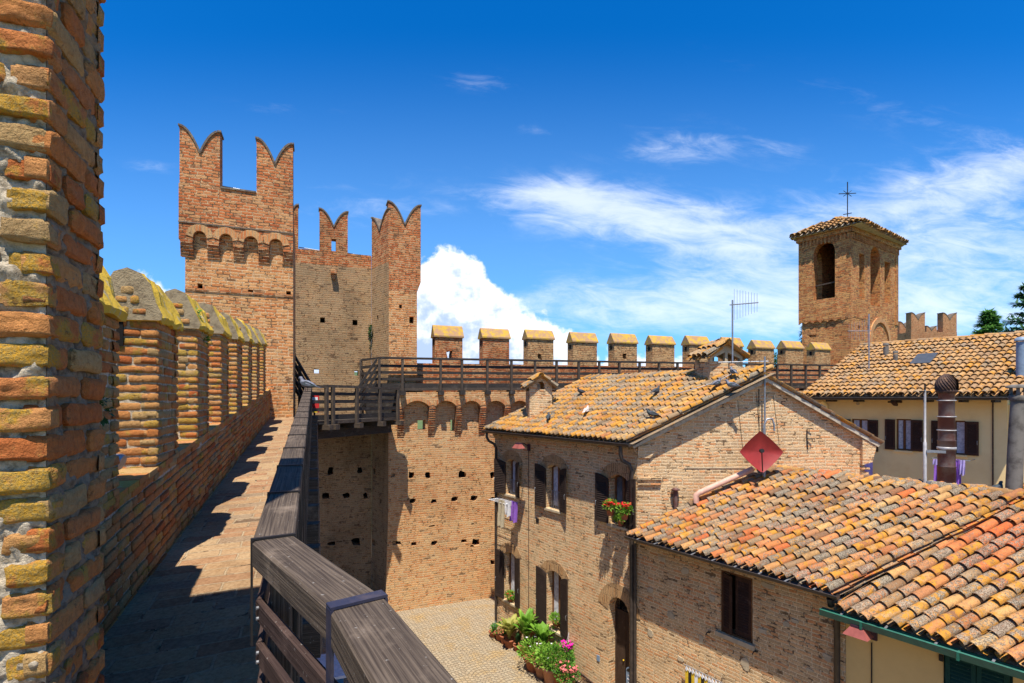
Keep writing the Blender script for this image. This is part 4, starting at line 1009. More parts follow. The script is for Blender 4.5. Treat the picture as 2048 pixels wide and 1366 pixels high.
for a, b in ((pts[0], pts[1]), (pts[1], pts[2])):
    m = MB(); m.bar(a+Vector((0, 0, ZR)), b+Vector((0, 0, ZR-.03)), .15, .07); m.build('handrail', 'wood_grey', lg, lenuv=True)
    for dz in (.15, .38, .61, .84):
        m = MB(); m.bar(a+Vector((0, 0, ZD+dz)), b+Vector((0, 0, ZD+dz-.01)), .03, .10 if dz > .2 else .15); m.build('board', 'wood_far', lg, lenuv=True)
# closing panel at the right end of the balcony, below the upper gallery
e0 = pts[2]; e1 = FW.p(.12, 0, .1)
for k in range(8):
    z = ZD+.1+k*.125; m = MB(); m.bar(e0+inn*.05+Vector((0, 0, z)), e0-dirs*.62+inn*.9+Vector((0, 0, z)), .03, .11); m.build('board', 'wood_far', lg, lenuv=True)
base(lg, pts[1]+Vector((0, 0, ZD)))
# stair railing that climbs behind the tower's right edge
st = thing('stair_railing', (0, 0, 0), 'sloping timber stair railing climbing behind right edge of the castle tower', 'railing')
A_, B_ = ray(624, 772, 15.4), ray(584, 703, 16.3)
for k in range(5):
    m = MB(); d = Vector((0, 0, -.25*k)); m.bar(A_+d, B_+d, .05, .11 if k else .08); m.build('board', 'wood_far', st, lenuv=True)
for t in (.1, .6):
    p = A_.lerp(B_, t); m = MB(); m.bar((p.x, p.y, p.z-1.5), (p.x, p.y, p.z-.02), .08, .08, up=(0, 1, 0)); m.build('post', 'wood_grey', st, lenuv=True)
base(st, (A_.x, A_.y, ZD))
ib = thing('info_board', (0, 0, 0), 'small red and yellow notice board behind the slats of lower balcony', 'sign')
p = ray(628, 806, 15.6)
m = MB(); m.box(p.x, p.y, p.z+.02, .30, .03, .62, .2); m.build('panel', 'red_paint', ib)
m = MB(); m.box(p.x-.0, p.y-.025, p.z-.26, .22, .012, .07, .2); m.build('stripe', 'yellow_paint', ib)
m = MB(); m.box(p.x-.0, p.y-.025, p.z+.12, .24, .012, .12, .2); m.build('text_panel', 'white_paint', ib)
m = MB(); m.box(p.x, p.y+.03, p.z-.35, .05, .04, .85, .2); m.build('post', 'wood_far', ib)
base(ib, (p.x, p.y, ZD))

# ================================================================ bell tower
bt = thing('bell_tower', (0, 0, 0), 'square ruined brick bell tower with arched opening, tiled hip roof and iron cross', 'tower')
Bc = Vector((18.8, 28.0, 0)); 
FL = Fr((Bc.x-.637*10, Bc.y+.771*10), to=(Bc.x, Bc.y)); 
la = FL.A(1597); LW = FL.len
FRt = Fr((Bc.x, Bc.y), t=(.84, .55)); ra = FRt.A(1797)
zE = 9.55
# masonry ring: left face with arched opening
a0_, a1_ = FL.A(1627), FL.A(1670); zs0 = FL.Z(1650, 597); zc0 = FL.Z(1650, 483); zsp = FL.Z(1650, 505)
zl = FL.Z(1640, 640)
mb = MB(); mb.prism(FL, rect(la, LW, zl, zE), -.55, 0, [arched(a0_, a1_, zs0, zsp, zc0, 10)]); mb.build('wall', 'brick_bell', bt)
lw = la-.0
mb = MB()
a_s = [FRt.A(x) for x in (1718.5, 1729, 1741, 1760, 1769, 1781)]
hR = [rect(a_s[0], a_s[1], FRt.Z(1724, 599), FRt.Z(1724, 508)), arched(a_s[2], a_s[3], FRt.Z(1750, 612), FRt.Z(1750, 510), FRt.Z(1750, 494), 8), rect(a_s[4], a_s[5], FRt.Z(1775, 606), FRt.Z(1775, 524))]
mb.prism(FRt, rect(.56, ra, zl, zE), -.62, 0, hR)
mb.prism(FRt, rect(0.002, .56, zl, zE), -.2, .0); mb.build('wall', 'brick_bell', bt)
m = MB(); m.prism(FRt, rect(.56, ra-.3, zl, zE-.1), -.95, -.70); m.build('niche_wall', 'brick_bell', bt)
# far faces
FX = Fr(FL.p(la, 0, -.55), to=tuple(FRt.p(ra-.0, 0, -(LW-la)+.0)[:2]))
pBL = FL.p(la, 0, 0); pBR = FRt.p(ra, 0, 0); pBB = pBL+(pBR-Bc)
FK = Fr(pBB, to=pBL); Fm = Fr(pBR, to=pBB)
m = MB(); L2 = FK.len; m.prism(FK, rect(0, L2-.56, zl, zE), -.5, 0, [arched(L2-1.75, L2-1.15, zs0+.3, zsp-.2, zc0-.3, 8)]); m.build('wall', 'brick_bell', bt)
m = MB(); m.prism(Fm, rect(0, Fm.len-.5, zl, zE), -.5, 0); m.build('wall', 'brick_bell', bt)
# lower body, slightly narrower on the left, rough
def inset(fr, a): return a
FLl = Fr(FL.p(la+.16, 0, -.10), to=FL.p(LW, 0, -.10)); 
m = MB(); m.prism(FLl, rect(0, FLl.len-.1, GZ, zl-.002), -2.2, 0, [ragged(FLl, x, y, w_, h_, rh) for x, y, w_, h_ in ((1625, 672, .5, .2), (1672, 668, .4, .25), (1690, 700, .4, .3), (1660, 700, .3, .3))]); m.build('lower_wall', 'brick_bell', bt)
m = MB(); hh = [ragged(FRt, x, y, w_, h_, rh) for x, y, w_, h_ in ((1719, 655, .3, .3), (1738, 655, .3, .3), (1750, 700, .35, .35), (1720, 700, .4, .4))]
m.prism(FRt, rect(.002, ra-.12, GZ, zl-.002), -2.2, -.012, hh); m.build('lower_wall', 'brick_bell', bt)
m = MB(); m.prism(FRt, archring(FRt.A(1742), FRt.A(1777), FRt.Z(1760, 690), FRt.Z(1760, 645), .3, 10), -.011, .06); m.build('blind_arch', 'arch_brick', bt)
# ledge of small arches on the left face
m = MB(); n = 7; x0 = la; wA = (LW-la)/n
for k in range(n):
    o_ = [(x0+k*wA, zl-.002), (x0+k*wA, zl-.16)]+[(x0+k*wA+wA*q/6, zl-.16+.12*math.sin(math.pi*q/6)) for q in range(7)]+[(x0+(k+1)*wA, zl-.002)]
    m.prism(FL, o_, -.098, -.004)
m.build('ledge', 'brick_bell', bt)
# broken edge bricks around the opening, tie beam
m = MB(); m.bar(FL.p(a0_-.02, zs0+.85, -.3), FL.p(a1_+.02, zs0+.93, -.3), .07, .07); m.build('tie_beam', 'wood_grey', bt)
# tooth course below the eaves
for fr, x0, x1 in ((FL, la, LW), (FRt, 0, ra)):
    m = MB(); n = int((x1-x0)/.19)
    for k in range(n):
        a = x0+(x1-x0)*(k+.2)/n; m.fbox(fr, a, a+.095, zE-.66, zE-.30, .001, .06)
    m.build('dentil_course', 'brick_bell', bt)
m = MB(); m.prism(FL, rect(la-.1, LW+.12, zE-.30, zE+.0), -.4, .12); m.prism(FRt, rect(-.116, ra+.12, zE-.30, zE-.002), -.4, .117)
m.build('cornice', 'brick_bell', bt)
# hip roof with tiles
ov = .34
E = [FL.p(la, 0, 0)-FL.t*ov+FL.n*ov, Bc+FL.t*ov*1.+FRt.t*(-ov)*.0+FL.n*ov*.6+Vector((.05, -.30, 0)), pBR+FRt.t*ov+FRt.n*ov, pBB+Vector((0, ov, 0))]
E = [Vector((e.x, e.y, zE+.05)) for e in E]
ctr = sum(E, Vector())/4; ap1 = ctr+(E[0]+E[1]-E[2]-E[3])*.14; ap2 = ctr-(E[0]+E[1]-E[2]-E[3])*.14; ap1.z = ap2.z = zE+.95
roof = MB(); under = MB()
rt = random.Random(31)
for (a, b, t1, t2) in ((E[0], E[1], ap1, ap1), (E[1], E[2], ap2, ap1), (E[2], E[3], ap2, ap2), (E[3], E[0], ap1, ap2)):
    e = (b-a); L = e.length; e.normalize(); mid = t1-a; s = mid-e*mid.dot(e); Hs = s.length; s.normalize()
    xa, xb = (t1-a).dot(e), (t2-a).dot(e); x0, x1 = min(xa, xb), max(xa, xb)
    def ins(u, v, L=L, x0=x0, x1=x1, Hs=Hs): k = v/Hs; return k <= 1 and x0*k-.02 <= u <= L-(L-x1)*k+.02
    tile_roof(roof, a, e, s, int(L/.30), int(Hs/.36)+1, .30, .36, ins, rt, seg=5, thick=.03)
    under.add([a-Vector((0, 0, .03)), b-Vector((0, 0, .03)), t2-Vector((0, 0, .03)), t1-Vector((0, 0, .03))] if (t1-t2).length > .01 else [a-Vector((0, 0, .03)), b-Vector((0, 0, .03)), t1-Vector((0, 0, .03))], [(0, 1, 2, 3)] if (t1-t2).length > .01 else [(0, 1, 2)])
for p, q in ((E[0], ap1), (E[1], ap1), (E[1], ap1), (E[2], ap2), (ap1, ap2), (E[3], ap2)): ridge_tiles(roof, p, q, .15, .4, rt)
ro = roof.build('roof', 'tile_far', bt, fix=False)
under.add([e-Vector((0, 0, .06)) for e in E], [(3, 2, 1, 0)]); under.build('roof_boards', 'fascia', ro)
cp_ = Vector((ray(1695, 430, ctr.y).x, ctr.y, ap1.z-.1))
m = MB(); ht = 2.75; m.tube([cp_, cp_+Vector((0, 0, ht))], .03, 6)
for z, w_, d in ((.82, .42, .12), (2.05, .72, .10)):
    m.tube([cp_+Vector((-w_*.9, -.2, z-d)), cp_+Vector((w_*.9, .2, z+d))], .025, 6)
for an in (35, 145):
    c_, s_ = math.cos(math.radians(an)), math.sin(math.radians(an)); m.tube([cp_+Vector((-.3*c_, 0, 2.05-.3*s_)), cp_+Vector((.3*c_, 0, 2.05+.3*s_))], .018, 5)
m.build('iron_cross', 'metal_black', bt)
base(bt, Vector((Bc.x+1, Bc.y+2, GZ)))

# ---- distant castle tower
dt = thing('distant_tower', (0, 0, 0), 'distant brick castle tower with swallowtail merlons right of the bell tower', 'tower')
YD = 62.; FD = Fr((ray(1822, 700, YD).x, YD), t=(1, .04)); wd = FD.A(1914); sc_z = lambda y: FD.Z(1870, y)
m = MB(); m.prism(FD, rect(0, wd, GZ, sc_z(664)), -.8, 0); m.build('wall', 'brick_far', dt)
for x0, x1 in ((1822.5, 1850), (1886, 1913.5)): merlon_on(FD, dt, FD.A(x0), FD.A(x1), sc_z(664)+.003, sc_z(626), sc_z(640), -.8, -.003, 'brick_far', th=.09)
FDb = Fr(FD.p(0, 0, -6), t=(1, .04)); m = MB(); m.prism(FDb, rect(0, wd, GZ, sc_z(660)), -.8, 0); m.build('wall', 'brick_far', dt)
for x0, x1 in ((1853, 1868), (1860, 1866)):
    merlon_on(FDb, dt, FDb.A(x0), FDb.A(x1)+.4, sc_z(660)+.0+.01, sc_z(638), sc_z(648), -.8, -.003, 'brick_far', th=.09)
    break
m = MB(); m.fbox(FDb, FDb.A(1868), FDb.A(1873), sc_z(660), sc_z(654), -.7, -.05); m.fbox(FDb, FDb.A(1873)+.01, FDb.A(1878), sc_z(662), sc_z(658), -.7, -.05); m.fbox(FDb, FDb.A(1880), FDb.A(1886), sc_z(660), sc_z(645), -.7, -.05); m.build('parapet', 'brick_far', dt)
FDs = Fr(FD.p(-.0, 0, -6), to=FD.p(0, 0, 0)); m = MB(); m.prism(FDs, rect(0.01, 5.2, GZ, sc_z(664)), -.8, -.01); m.prism(Fr(FD.p(wd-.8, 0, -6), to=FD.p(wd-.8, 0, 0)), rect(0.01, 5.2, GZ, sc_z(664)), -.8, -.01); m.build('side_wall', 'brick_far', dt)
FD2 = Fr((ray(1799, 700, YD+3).x, YD+3), t=(1, .04)); w2 = FD2.A(1822)+.2
m = MB(); m.prism(FD2, rect(0, w2, GZ, sc_z(664)), -3, 0); m.build('turret', 'brick_far', dt)
merlon_on(FD2, dt, 0, w2-.1, sc_z(664)+.003, sc_z(640)+.2, sc_z(652)+.2, -.8, -.003, 'brick_far', th=.09)
base(dt, (FD.p(3, GZ, 0)))
# ================================================================ houses along the street
SD = Vector((.591, -.807, 0)).normalized()
FH = Fr((-.59, 17.4), t=(SD.x, SD.y))                    # street fronts: a grows towards the viewer, c points to the street
rb_ = random.Random(77)
def louvre_shutter(fr, hinge, side, w_, b0, bt, ang, par_, mat='shutter', arch=0., c_=.03, handle=True):
    """a louvred leaf hinged at a=hinge, opening to side -1 (left) or 1 (right); ang 0 = flat on the wall"""
    an = math.radians(ang); d = fr.t*side*math.cos(an)+fr.n*math.sin(an)
    o = fr.p(hinge, 0, c_); f2 = Fr((o.x, o.y), t=(d.x, d.y) if side > 0 else (-d.x, -d.y))
    if side < 0: f2.o = f2.o - f2.t*w_                    # so that a=0..w runs left to right
    fw = .055; m = MB(); hgt = bt-b0
    out = [(0, b0), (w_, b0)]
    if arch > 0:
        hi, lo = (w_, 0) if side < 0 else (0, w_)
        n = 6
        ys_ = [(w_*(1-k/n)) for k in range(n+1)]
        for x in ys_:
            u = (x/w_) if side < 0 else 1-x/w_           # u = 1 at the hinge side
            out.append((x, bt-arch*(1-u)**2 if False else bt-arch*(u)**2*1.0))
    else: out += [(w_, bt), (0, bt)]
    it = bt-arch-.09
    m.prism(f2, out, 0, .035, [rect(fw, w_-fw, b0+.09, it)])
    root = m.build('shutter', mat, par_, lenuv=True)
    m = MB(); n = max(6, int((it-b0-.09)/.055)); st = (it-b0-.09)/n
    for k in range(n):
        z = b0+.09+k*st
        P = [f2.p(fw+.001, z, .034), f2.p(fw+.001, z+.012, .034), f2.p(fw+.001, z+st+.01, .004), f2.p(fw+.001, z+st, .002)]
        Q = [f2.p(w_-fw-.001, z, .034), f2.p(w_-fw-.001, z+.012, .034), f2.p(w_-fw-.001, z+st+.01, .004), f2.p(w_-fw-.001, z+st, .002)]
        m.add(P+Q, [(0, 1, 5, 4), (1, 2, 6, 5), (2, 3, 7, 6), (3, 0, 4, 7)])
    m.build('louvres', mat, root, lenuv=True)
    if handle:
        m = MB(); x = w_-.03 if side > 0 else .03; z = b0+hgt*.32; m.tube([f2.p(x, z, .036), f2.p(x, z+.01, .06), f2.p(x, z+.12, .06), f2.p(x, z+.13, .036)], .008, 5); m.build('handle', 'metal_grey', root)
    return root
def house_window(fr, par_, px0, px1, y_top, y_sill, xm, arch=.10, sh=((-1, 8, .45), (1, 55, .40)), curtain=True, mat='shutter', sillout=.06, ringth=.30, depth=.20, framec='frame_wood', ring=True, sill_mat='stone', a01=None, pot=None):
    if a01: a0, a1 = a01
    else: a0, a1 = fr.A(px0), fr.A(px1)
    zt = fr.Z(xm, y_top); zs = fr.Z(xm, y_sill)
    hole_ = arched(a0, a1, zs, zt-arch, zt, 8) if arch > 0 else rect(a0, a1, zs, zt)
    def build():
        m = MB(); f = .05
        inn_ = (arched(a0+f, a1-f, zs+f, zt-arch-f*.2, zt-f, 8) if arch > 0 else rect(a0+f, a1-f, zs+f, zt-f))
        m.prism(fr, hole_, -depth-.05, -depth, [inn_]); mid = (a0+a1)/2
        m.fbox(fr, mid-.035, mid+.035, zs+f, zt-f-.01, -depth-.045, -depth+.01)
        root = m.build('window', framec, par_, lenuv=True)
        for (x0, x1) in ((a0+f, mid-.036), (mid+.036, a1-f)):
            m = MB(); m.fbox(fr, x0, x1, zs+f, zt-f*.5-arch*.4, -depth-.04, -depth-.03); m.build('pane', 'curtain' if curtain else 'glass', root)
        m = MB(); m.fbox(fr, a0-.12, a1+.12, zs-.3, zt+.3, -.52, -.50); m.build('inside', 'hollow_shade', root)
        m = MB(); m.fbox(fr, a0-.05, a1+.05, zs-.065, zs-.004, -depth, sillout); m.build('sill', sill_mat, root)
        if ring and arch > 0:
            m = MB(); m.prism(fr, archring(a0-.02, a1+.02, zt-arch, zt+.005, ringth), .0015, .010); m.build('arch', 'arch_house', root)
        for s_ in sh:
            side, ang, w_ = s_[:3]
            bt_ = zt-.02
            louvre_shutter(fr, a0 if side < 0 else a1, side, w_, zs+.01, bt_, ang, root, mat, arch)
        return root
    return hole_, build

# ---------------- house A: tall brick house with the gable
hA = thing('brick_house', (0, 0, 0), 'two storey tan brick house with gable, brown shutters and lichened tile roof', 'house')
LA = (Vector((3.08, 12.4, 0))-FH.o).dot(FH.t)
wins = [dict(px0=1013, px1=1034, y_top=919, y_sill=990, xm=1024, sh=((-1, 20, .46), (1, 20, .34)), arch=.10),
        dict(px0=1093.5, px1=1122.5, y_top=930, y_sill=1019, xm=1108, sh=((-1, 6, .45), (1, 14, .36)), arch=.12),
        dict(px0=1219, px1=1255, y_top=950, y_sill=1052, xm=1240, sh=((-1, 6, .42), (1, 12, .36)), arch=.13, curtain=False),
        dict(px0=1009.5, px1=1032.5, y_top=1105, y_sill=1204, xm=1021, sh=((-1, 6, .42), (1, 14, .36)), arch=.12),
        dict(px0=1094.5, px1=1124, y_top=1142, y_sill=1259, xm=1108, sh=((-1, 6, .42), (1, 12, .38)), arch=.14)]
W = [house_window(FH, hA, **k) for k in wins]
ad0, ad1 = FH.A(1217), FH.A(1258.5); zdt = FH.Z(1240, 1197); zsp_ = zdt-.40
door_h = arched(ad0, ad1, GZ+.02, zsp_, zdt, 10)
zeA = -1.16
mb = MB(); mb.prism(FH, rect(0, LA-.0, GZ-.2, zeA), -.42, 0, [w[0] for w in W]+[door_h])
mb.build('front_wall', 'brick_house', hA)
for w in W: w[1]()
# gable (its ridge runs parallel to the street)
FG = Fr((3.08, 12.4), t=(1, 0)); FG.n = Vector((0, -1, 0))
XR, ZRG = 6.21-3.08, .40; XE = 8.66-3.08
gab = [(0.0, GZ-.2), (XE, GZ-.2), (XE, -1.03), (XR, ZRG), (0.0, zeA-.0)]
mb = MB(); mb.prism(FG, gab, -.4, -.002); mb.build('gable_wall', 'brick_house', hA)
mb = MB(); FG2 = Fr((FH.p(0, 0, 0).x, 17.35), t=(1, 0)); mb.prism(FG2, gab, -.4, 0); mb.build('gable_wall', 'brick_house', hA)
FE = Fr((8.66, 12.4), to=(8.66-.591*6.2, 12.4+.807*6.2)); mb = MB(); mb.prism(FE, rect(0.3, FE.len-.3, GZ, -1.05), -.3, -.01); mb.build('rear_wall', 'brick_house', hA)
# corner corbels under the rakes, flat string lines in the brickwork
m = MB()
m.fbox(FG, 0, .58, -1.98+.0, -1.93, .001, .07); m.fbox(FG, 0, .56, -2.12, -2.07, .001, .05); m.fbox(FG, 0, .52, -2.065, -1.985, .0005, .02)
m.build('corbel', 'brick_house', hA)
m = MB(); m.prism(FG, [(0, zeA-.02), (.42, zeA+.06), (.42, -1.16-.14), (.30, -1.45), (0, -1.45)], .0, .055); m.build('kneeler', 'brick_house', hA)
m = MB(); x1 = XE
m.prism(FG, [(x1-.12, -1.62), (x1+.12, -1.55), (x1+.20, -1.26), (x1+.22, -1.12), (x1-.12, -.98)], -.1, .10)
m.fbox(FG, x1-.13, x1+.06, -1.86, -1.80, -.1, .06); m.fbox(FG, x1-.12, x1+.08, -1.74, -1.69, -.1, .07)
m.build('kneeler', 'brick_house', hA)
m = MB(); m.fbox(FG, 1.15, 2.65, -1.715, -1.69, .001, .012); m.build('ledge', 'stone', hA)
# sloped fascia under the tiles of the gable
slL = (ZRG-zeA)/XR; slR = (ZRG+1.03)/(XE-XR)
m = MB(); OVG = .12
m.prism(FG, [(-.12, zeA-.05), (XR, ZRG+.005), (XR, ZRG+.095), (-.16, zeA+.03)], -.3, OVG)
m.prism(FG, [(XR+.001, ZRG+.005), (XE+.26, -1.03-.26*slR), (XE+.30, -1.03-.26*slR+.08), (XR+.001, ZRG+.095)], -.3, OVG)
m.build('rake_fascia', 'fascia', hA)
# roof
def plane_from(O, e, s): return Vector(O), Vector(e).normalized(), Vector(s).normalized()
uA = 6.12
O = FH.p(-.20, zeA+.06, .28); e = FH.t; s = Vector((1, 0, slL)).normalized()
tL = (XR+.30)/s.x
rtm = random.Random(12)
roof = MB()
hT = XR/ s.x+.36
tile_roof(roof, O+Vector((0, 0, .07)), e, s, int((LA+.30)/.181), 13, .181, hT/12.6, lambda a, d: d < hT+.02, rtm, seg=6)
roof.add([O, O+e*(LA+.30), O+e*(LA+.30)+s*hT, O+s*hT], [(0, 1, 2, 3)], 0, (.9, .1, .5))
# right slope
ridge0 = Vector((6.21, 12.30, ZRG+.14)); back = Vector((-.591, .807, 0)).normalized()
sR = Vector((1, 0, -slR)).normalized(); hR_ = (XE-XR+.30)/sR.x
O2 = Vector((8.66+.30, 12.30, ZRG-slR*(XE-XR+.30)+.13))
tile_roof(roof, O2+Vector((0, 0, .02)), back, -sR, int(6.1/.20), 12, .20, hR_/11.6, lambda a, d: d < hR_, rtm, seg=5)
roof.add([O2-Vector((0, 0, .05)), O2+back*6.1-Vector((0, 0, .05)), ridge0+back*6.1-Vector((0, 0, .05)), ridge0-Vector((0, 0, .05))], [(0, 1, 2, 3)], 0, (.9, .1, .5))
ridge_tiles(roof, ridge0+Vector((0, .0, .0)), ridge0+back*6.15, .10, .36, rtm)
rfA = roof.build('roof', 'tile_old', hA, fix=False)
m = MB(); m.hexa([O+Vector((0, 0, -.06)), O+e*(LA+.30)+Vector((0, 0, -.06)), O+e*(LA+.1)+s*1.0+Vector((0, 0, -.06)), O+s*1.0+Vector((0, 0, -.06)),
                 O+Vector((0, 0, -.02)), O+e*(LA+.30)+Vector((0, 0, -.02)), O+e*(LA+.1)+s*1.0+Vector((0, 0, -.02)), O+s*1.0+Vector((0, 0, -.02))]); m.build('eaves_board', 'wood_far', rfA)
# cornice bricks below the eaves
m = MB(); m.prism(FH, rect(0, LA, zeA-.12, zeA-.002), -.05, .09); m.prism(FH, rect(0, LA, zeA-.20, zeA-.122), -.05, .05); m.build('cornice', 'brick_house', hA)
# gutter and downpipes
def gutter(fr, a0, a1, z, c, par_, mat='gutter_dark', r=.075):
    m = MB(); n = 7; ts = [math.pi+math.pi*k/n for k in range(n+1)]
    def ring(a, rr_): return [fr.p(a, z+rr_*math.sin(t), c+rr_*math.cos(t)) for t in ts]
    P = [ring(a0, r), ring(a1, r), ring(a0, r-.008), ring(a1, r-.008)]; k = n+1
    m.add(P[0]+P[1], [(i, i+1, k+i+1, k+i) for i in range(n)], 0, None, True)
    m.add(P[2]+P[3], [(i+1, i, k+i, k+i+1) for i in range(n)], 0, None, True)
    m.add(P[0]+P[2], [(i, i+1, k+i+1, k+i) for i in range(n)]); m.add(P[1]+P[3], [(i+1, i, k+i, k+i+1) for i in range(n)])
    m.tube([fr.p(a0, z, c+r), fr.p(a1, z, c+r)], .011, 6)
    m.add([v for v in P[0]], [tuple(range(k))]); m.add([v for v in P[1]], [tuple(range(k-1, -1, -1))])
    return m.build('gutter', mat, par_)
GC = .335
gutter(FH, -.22, LA+.06, -1.10, GC, hA)
m = MB(); pz = -1.12
m.tube([FH.p(.0, -1.17, GC), FH.p(.0, -1.32, GC), FH.p(.05, -1.45, GC-.06), FH.p(.13, -1.55, .12), FH.p(.15, -1.68, .06), FH.p(.15, GZ+.05, .06)], .045, 8); m.build('downpipe', 'gutter_dark', hA)
m = MB(); ax_ = LA-.12
m.tube([FH.p(ax_-.12, -1.17, GC), FH.p(ax_-.12, -1.38, GC), FH.p(ax_-.10, -1.52, GC-.04), FH.p(ax_-.02, -1.62, .14), FH.p(ax_, -1.78, .07), FH.p(ax_, GZ+.05, .07)], .05, 8); m.build('downpipe', 'gutter_dark', hA)
m = MB(); m.tube([FH.p(LA-.02, -3.55, .06), FH.p(LA-.02, GZ+.05, .06)], .04, 8); m.build('downpipe', 'gutter_dark', hA)
m = MB(); xc = FH.A(1058); m.tube([FH.p(xc, -1.5, .015), FH.p(xc, GZ+.8, .015)], .010, 6); m.build('conduit', 'rust_dark', hA)
# door
f2 = FH
m = MB(); m.prism(FH, arched(ad0, ad1, GZ+.02, zsp_, zdt, 10), -.30, -.25, [rect(ad0+.05, ad1-.05, GZ+.05, zsp_-.09), arched(ad0+.05, ad1-.05, zsp_-.02, zsp_, zdt-.05, 10)])
dr = m.build('door', 'door_wood', hA, lenuv=True); mid = (ad0+ad1)/2
for x0, x1 in ((ad0+.052, mid-.004), (mid+.004, ad1-.052)):
    m = MB(); m.fbox(FH, x0, x1, GZ+.05, zsp_-.09, -.31, -.27); o = m.build('leaf', 'door_wood', dr, lenuv=True)
m = MB(); c0_ = (mid, zsp_-.01)
for k in range(1, 10):
    t = math.pi*k/10; r_ = (ad1-ad0)/2-.05; m.tube([FH.p(c0_[0], c0_[1], -.27), FH.p(c0_[0]+r_*math.cos(t), c0_[1]+min(zdt-.05-c0_[1], r_)*math.sin(t), -.27)], .006, 5)
for rr_ in (.12, .24):
    m.tube([FH.p(c0_[0]+rr_*math.cos(math.pi*k/12), c0_[1]+rr_*math.sin(math.pi*k/12), -.27) for k in range(13)], .006, 5)
m.build('fanlight_grille', 'metal_black', dr)
m = MB(); m.fbox(FH, ad0-.1, ad1+.1, GZ, zdt+.1, -.46, -.44); m.build('inside', 'hollow_shade', dr)
m = MB(); m.prism(FH, archring(ad0-.01, ad1+.01, zsp_, zdt+.005, .36), .0015, .012); m.build('arch', 'arch_house', hA)
m = MB(); m.lathe(FH.p(mid-.06, GZ+1.05, -.25), [(.012, 0), (.02, .01), (.02, .03)], 8); m.build('knob', 'yellow_paint', dr)
m = MB(); a, b = FH.on(1197, 1312); m.fbox(FH, a-.05, a+.05, b-.13, b+.02, .001, .02); o = m.build('number_plate', 'blue_sign', hA)
m = MB(); a, b = FH.on(1075, 1041); m.fbox(FH, a-.07, a+.07, b-.07, b+.07, .001, .012); m.build('vent_grille', 'metal_black', hA)
# window bars on the upper floor
for px0, px1, y0, y1 in ((1104, 1121, 983, 1017), (1021, 1032, 968, 990)):
    m = MB(); x0, x1 = FH.A(px0, -.05), FH.A(px1, -.05); zb_ = FH.Z((px0+px1)/2, y1, -.05); zt3 = zb_+.50
    for k in range(6):
        a = x0+(x1-x0)*k/5; m.tube([FH.p(a, zb_, -.05), FH.p(a, zt3, -.05)], .008, 5)
    m.tube([FH.p(x0, zt3, -.05), FH.p(x1, zt3, -.05)], .010, 5); m.build('railing', 'metal_grey', hA)
# iron ties and cables on the gable
m = MB(); a, b = FG.on(1613, 858); m.tube([FG.p(a, b, .02), FG.p(a, b-.28, .03), FG.p(a+.02, b-.50, .02)], .012, 6); m.tube([FG.p(a, b, .02), FG.p(a+.11, b+.02, .06)], .012, 6); m.tube([FG.p(a, b-.24, .02), FG.p(a+.11, b-.24, .06), FG.p(a+.10, b-.30, .06)], .014, 6); m.build('iron_hook', 'metal_black', hA)
for x0, y0, x1, y1 in ((1517.5, 778, 1518, 868), (1475, 800, 1485, 895), (1546, 790, 1558, 885), (1512, 785, 1519, 868)):
    m = MB(); p, q = FG.on(x0, y0), FG.on(x1, y1); m.tube([FG.p(*p, .01), FG.p(*q, .01)], .009 if x0 == 1517.5 else .004, 5); m.build('cable', 'metal_black', hA)
m = MB(); p = FG.p(*FG.on(1349, 1010), .09); m.tube([Vector((p.x, p.y, -3.0)), Vector((p.x, p.y, FG.Z(1349, 978)))], .05, 10); m.lathe((p.x, p.y, FG.Z(1349, 978)-.01), [(.10, 0), (.11, .015), (.03, .06)], 12); m.build('vent_pipe', 'rust', hA)
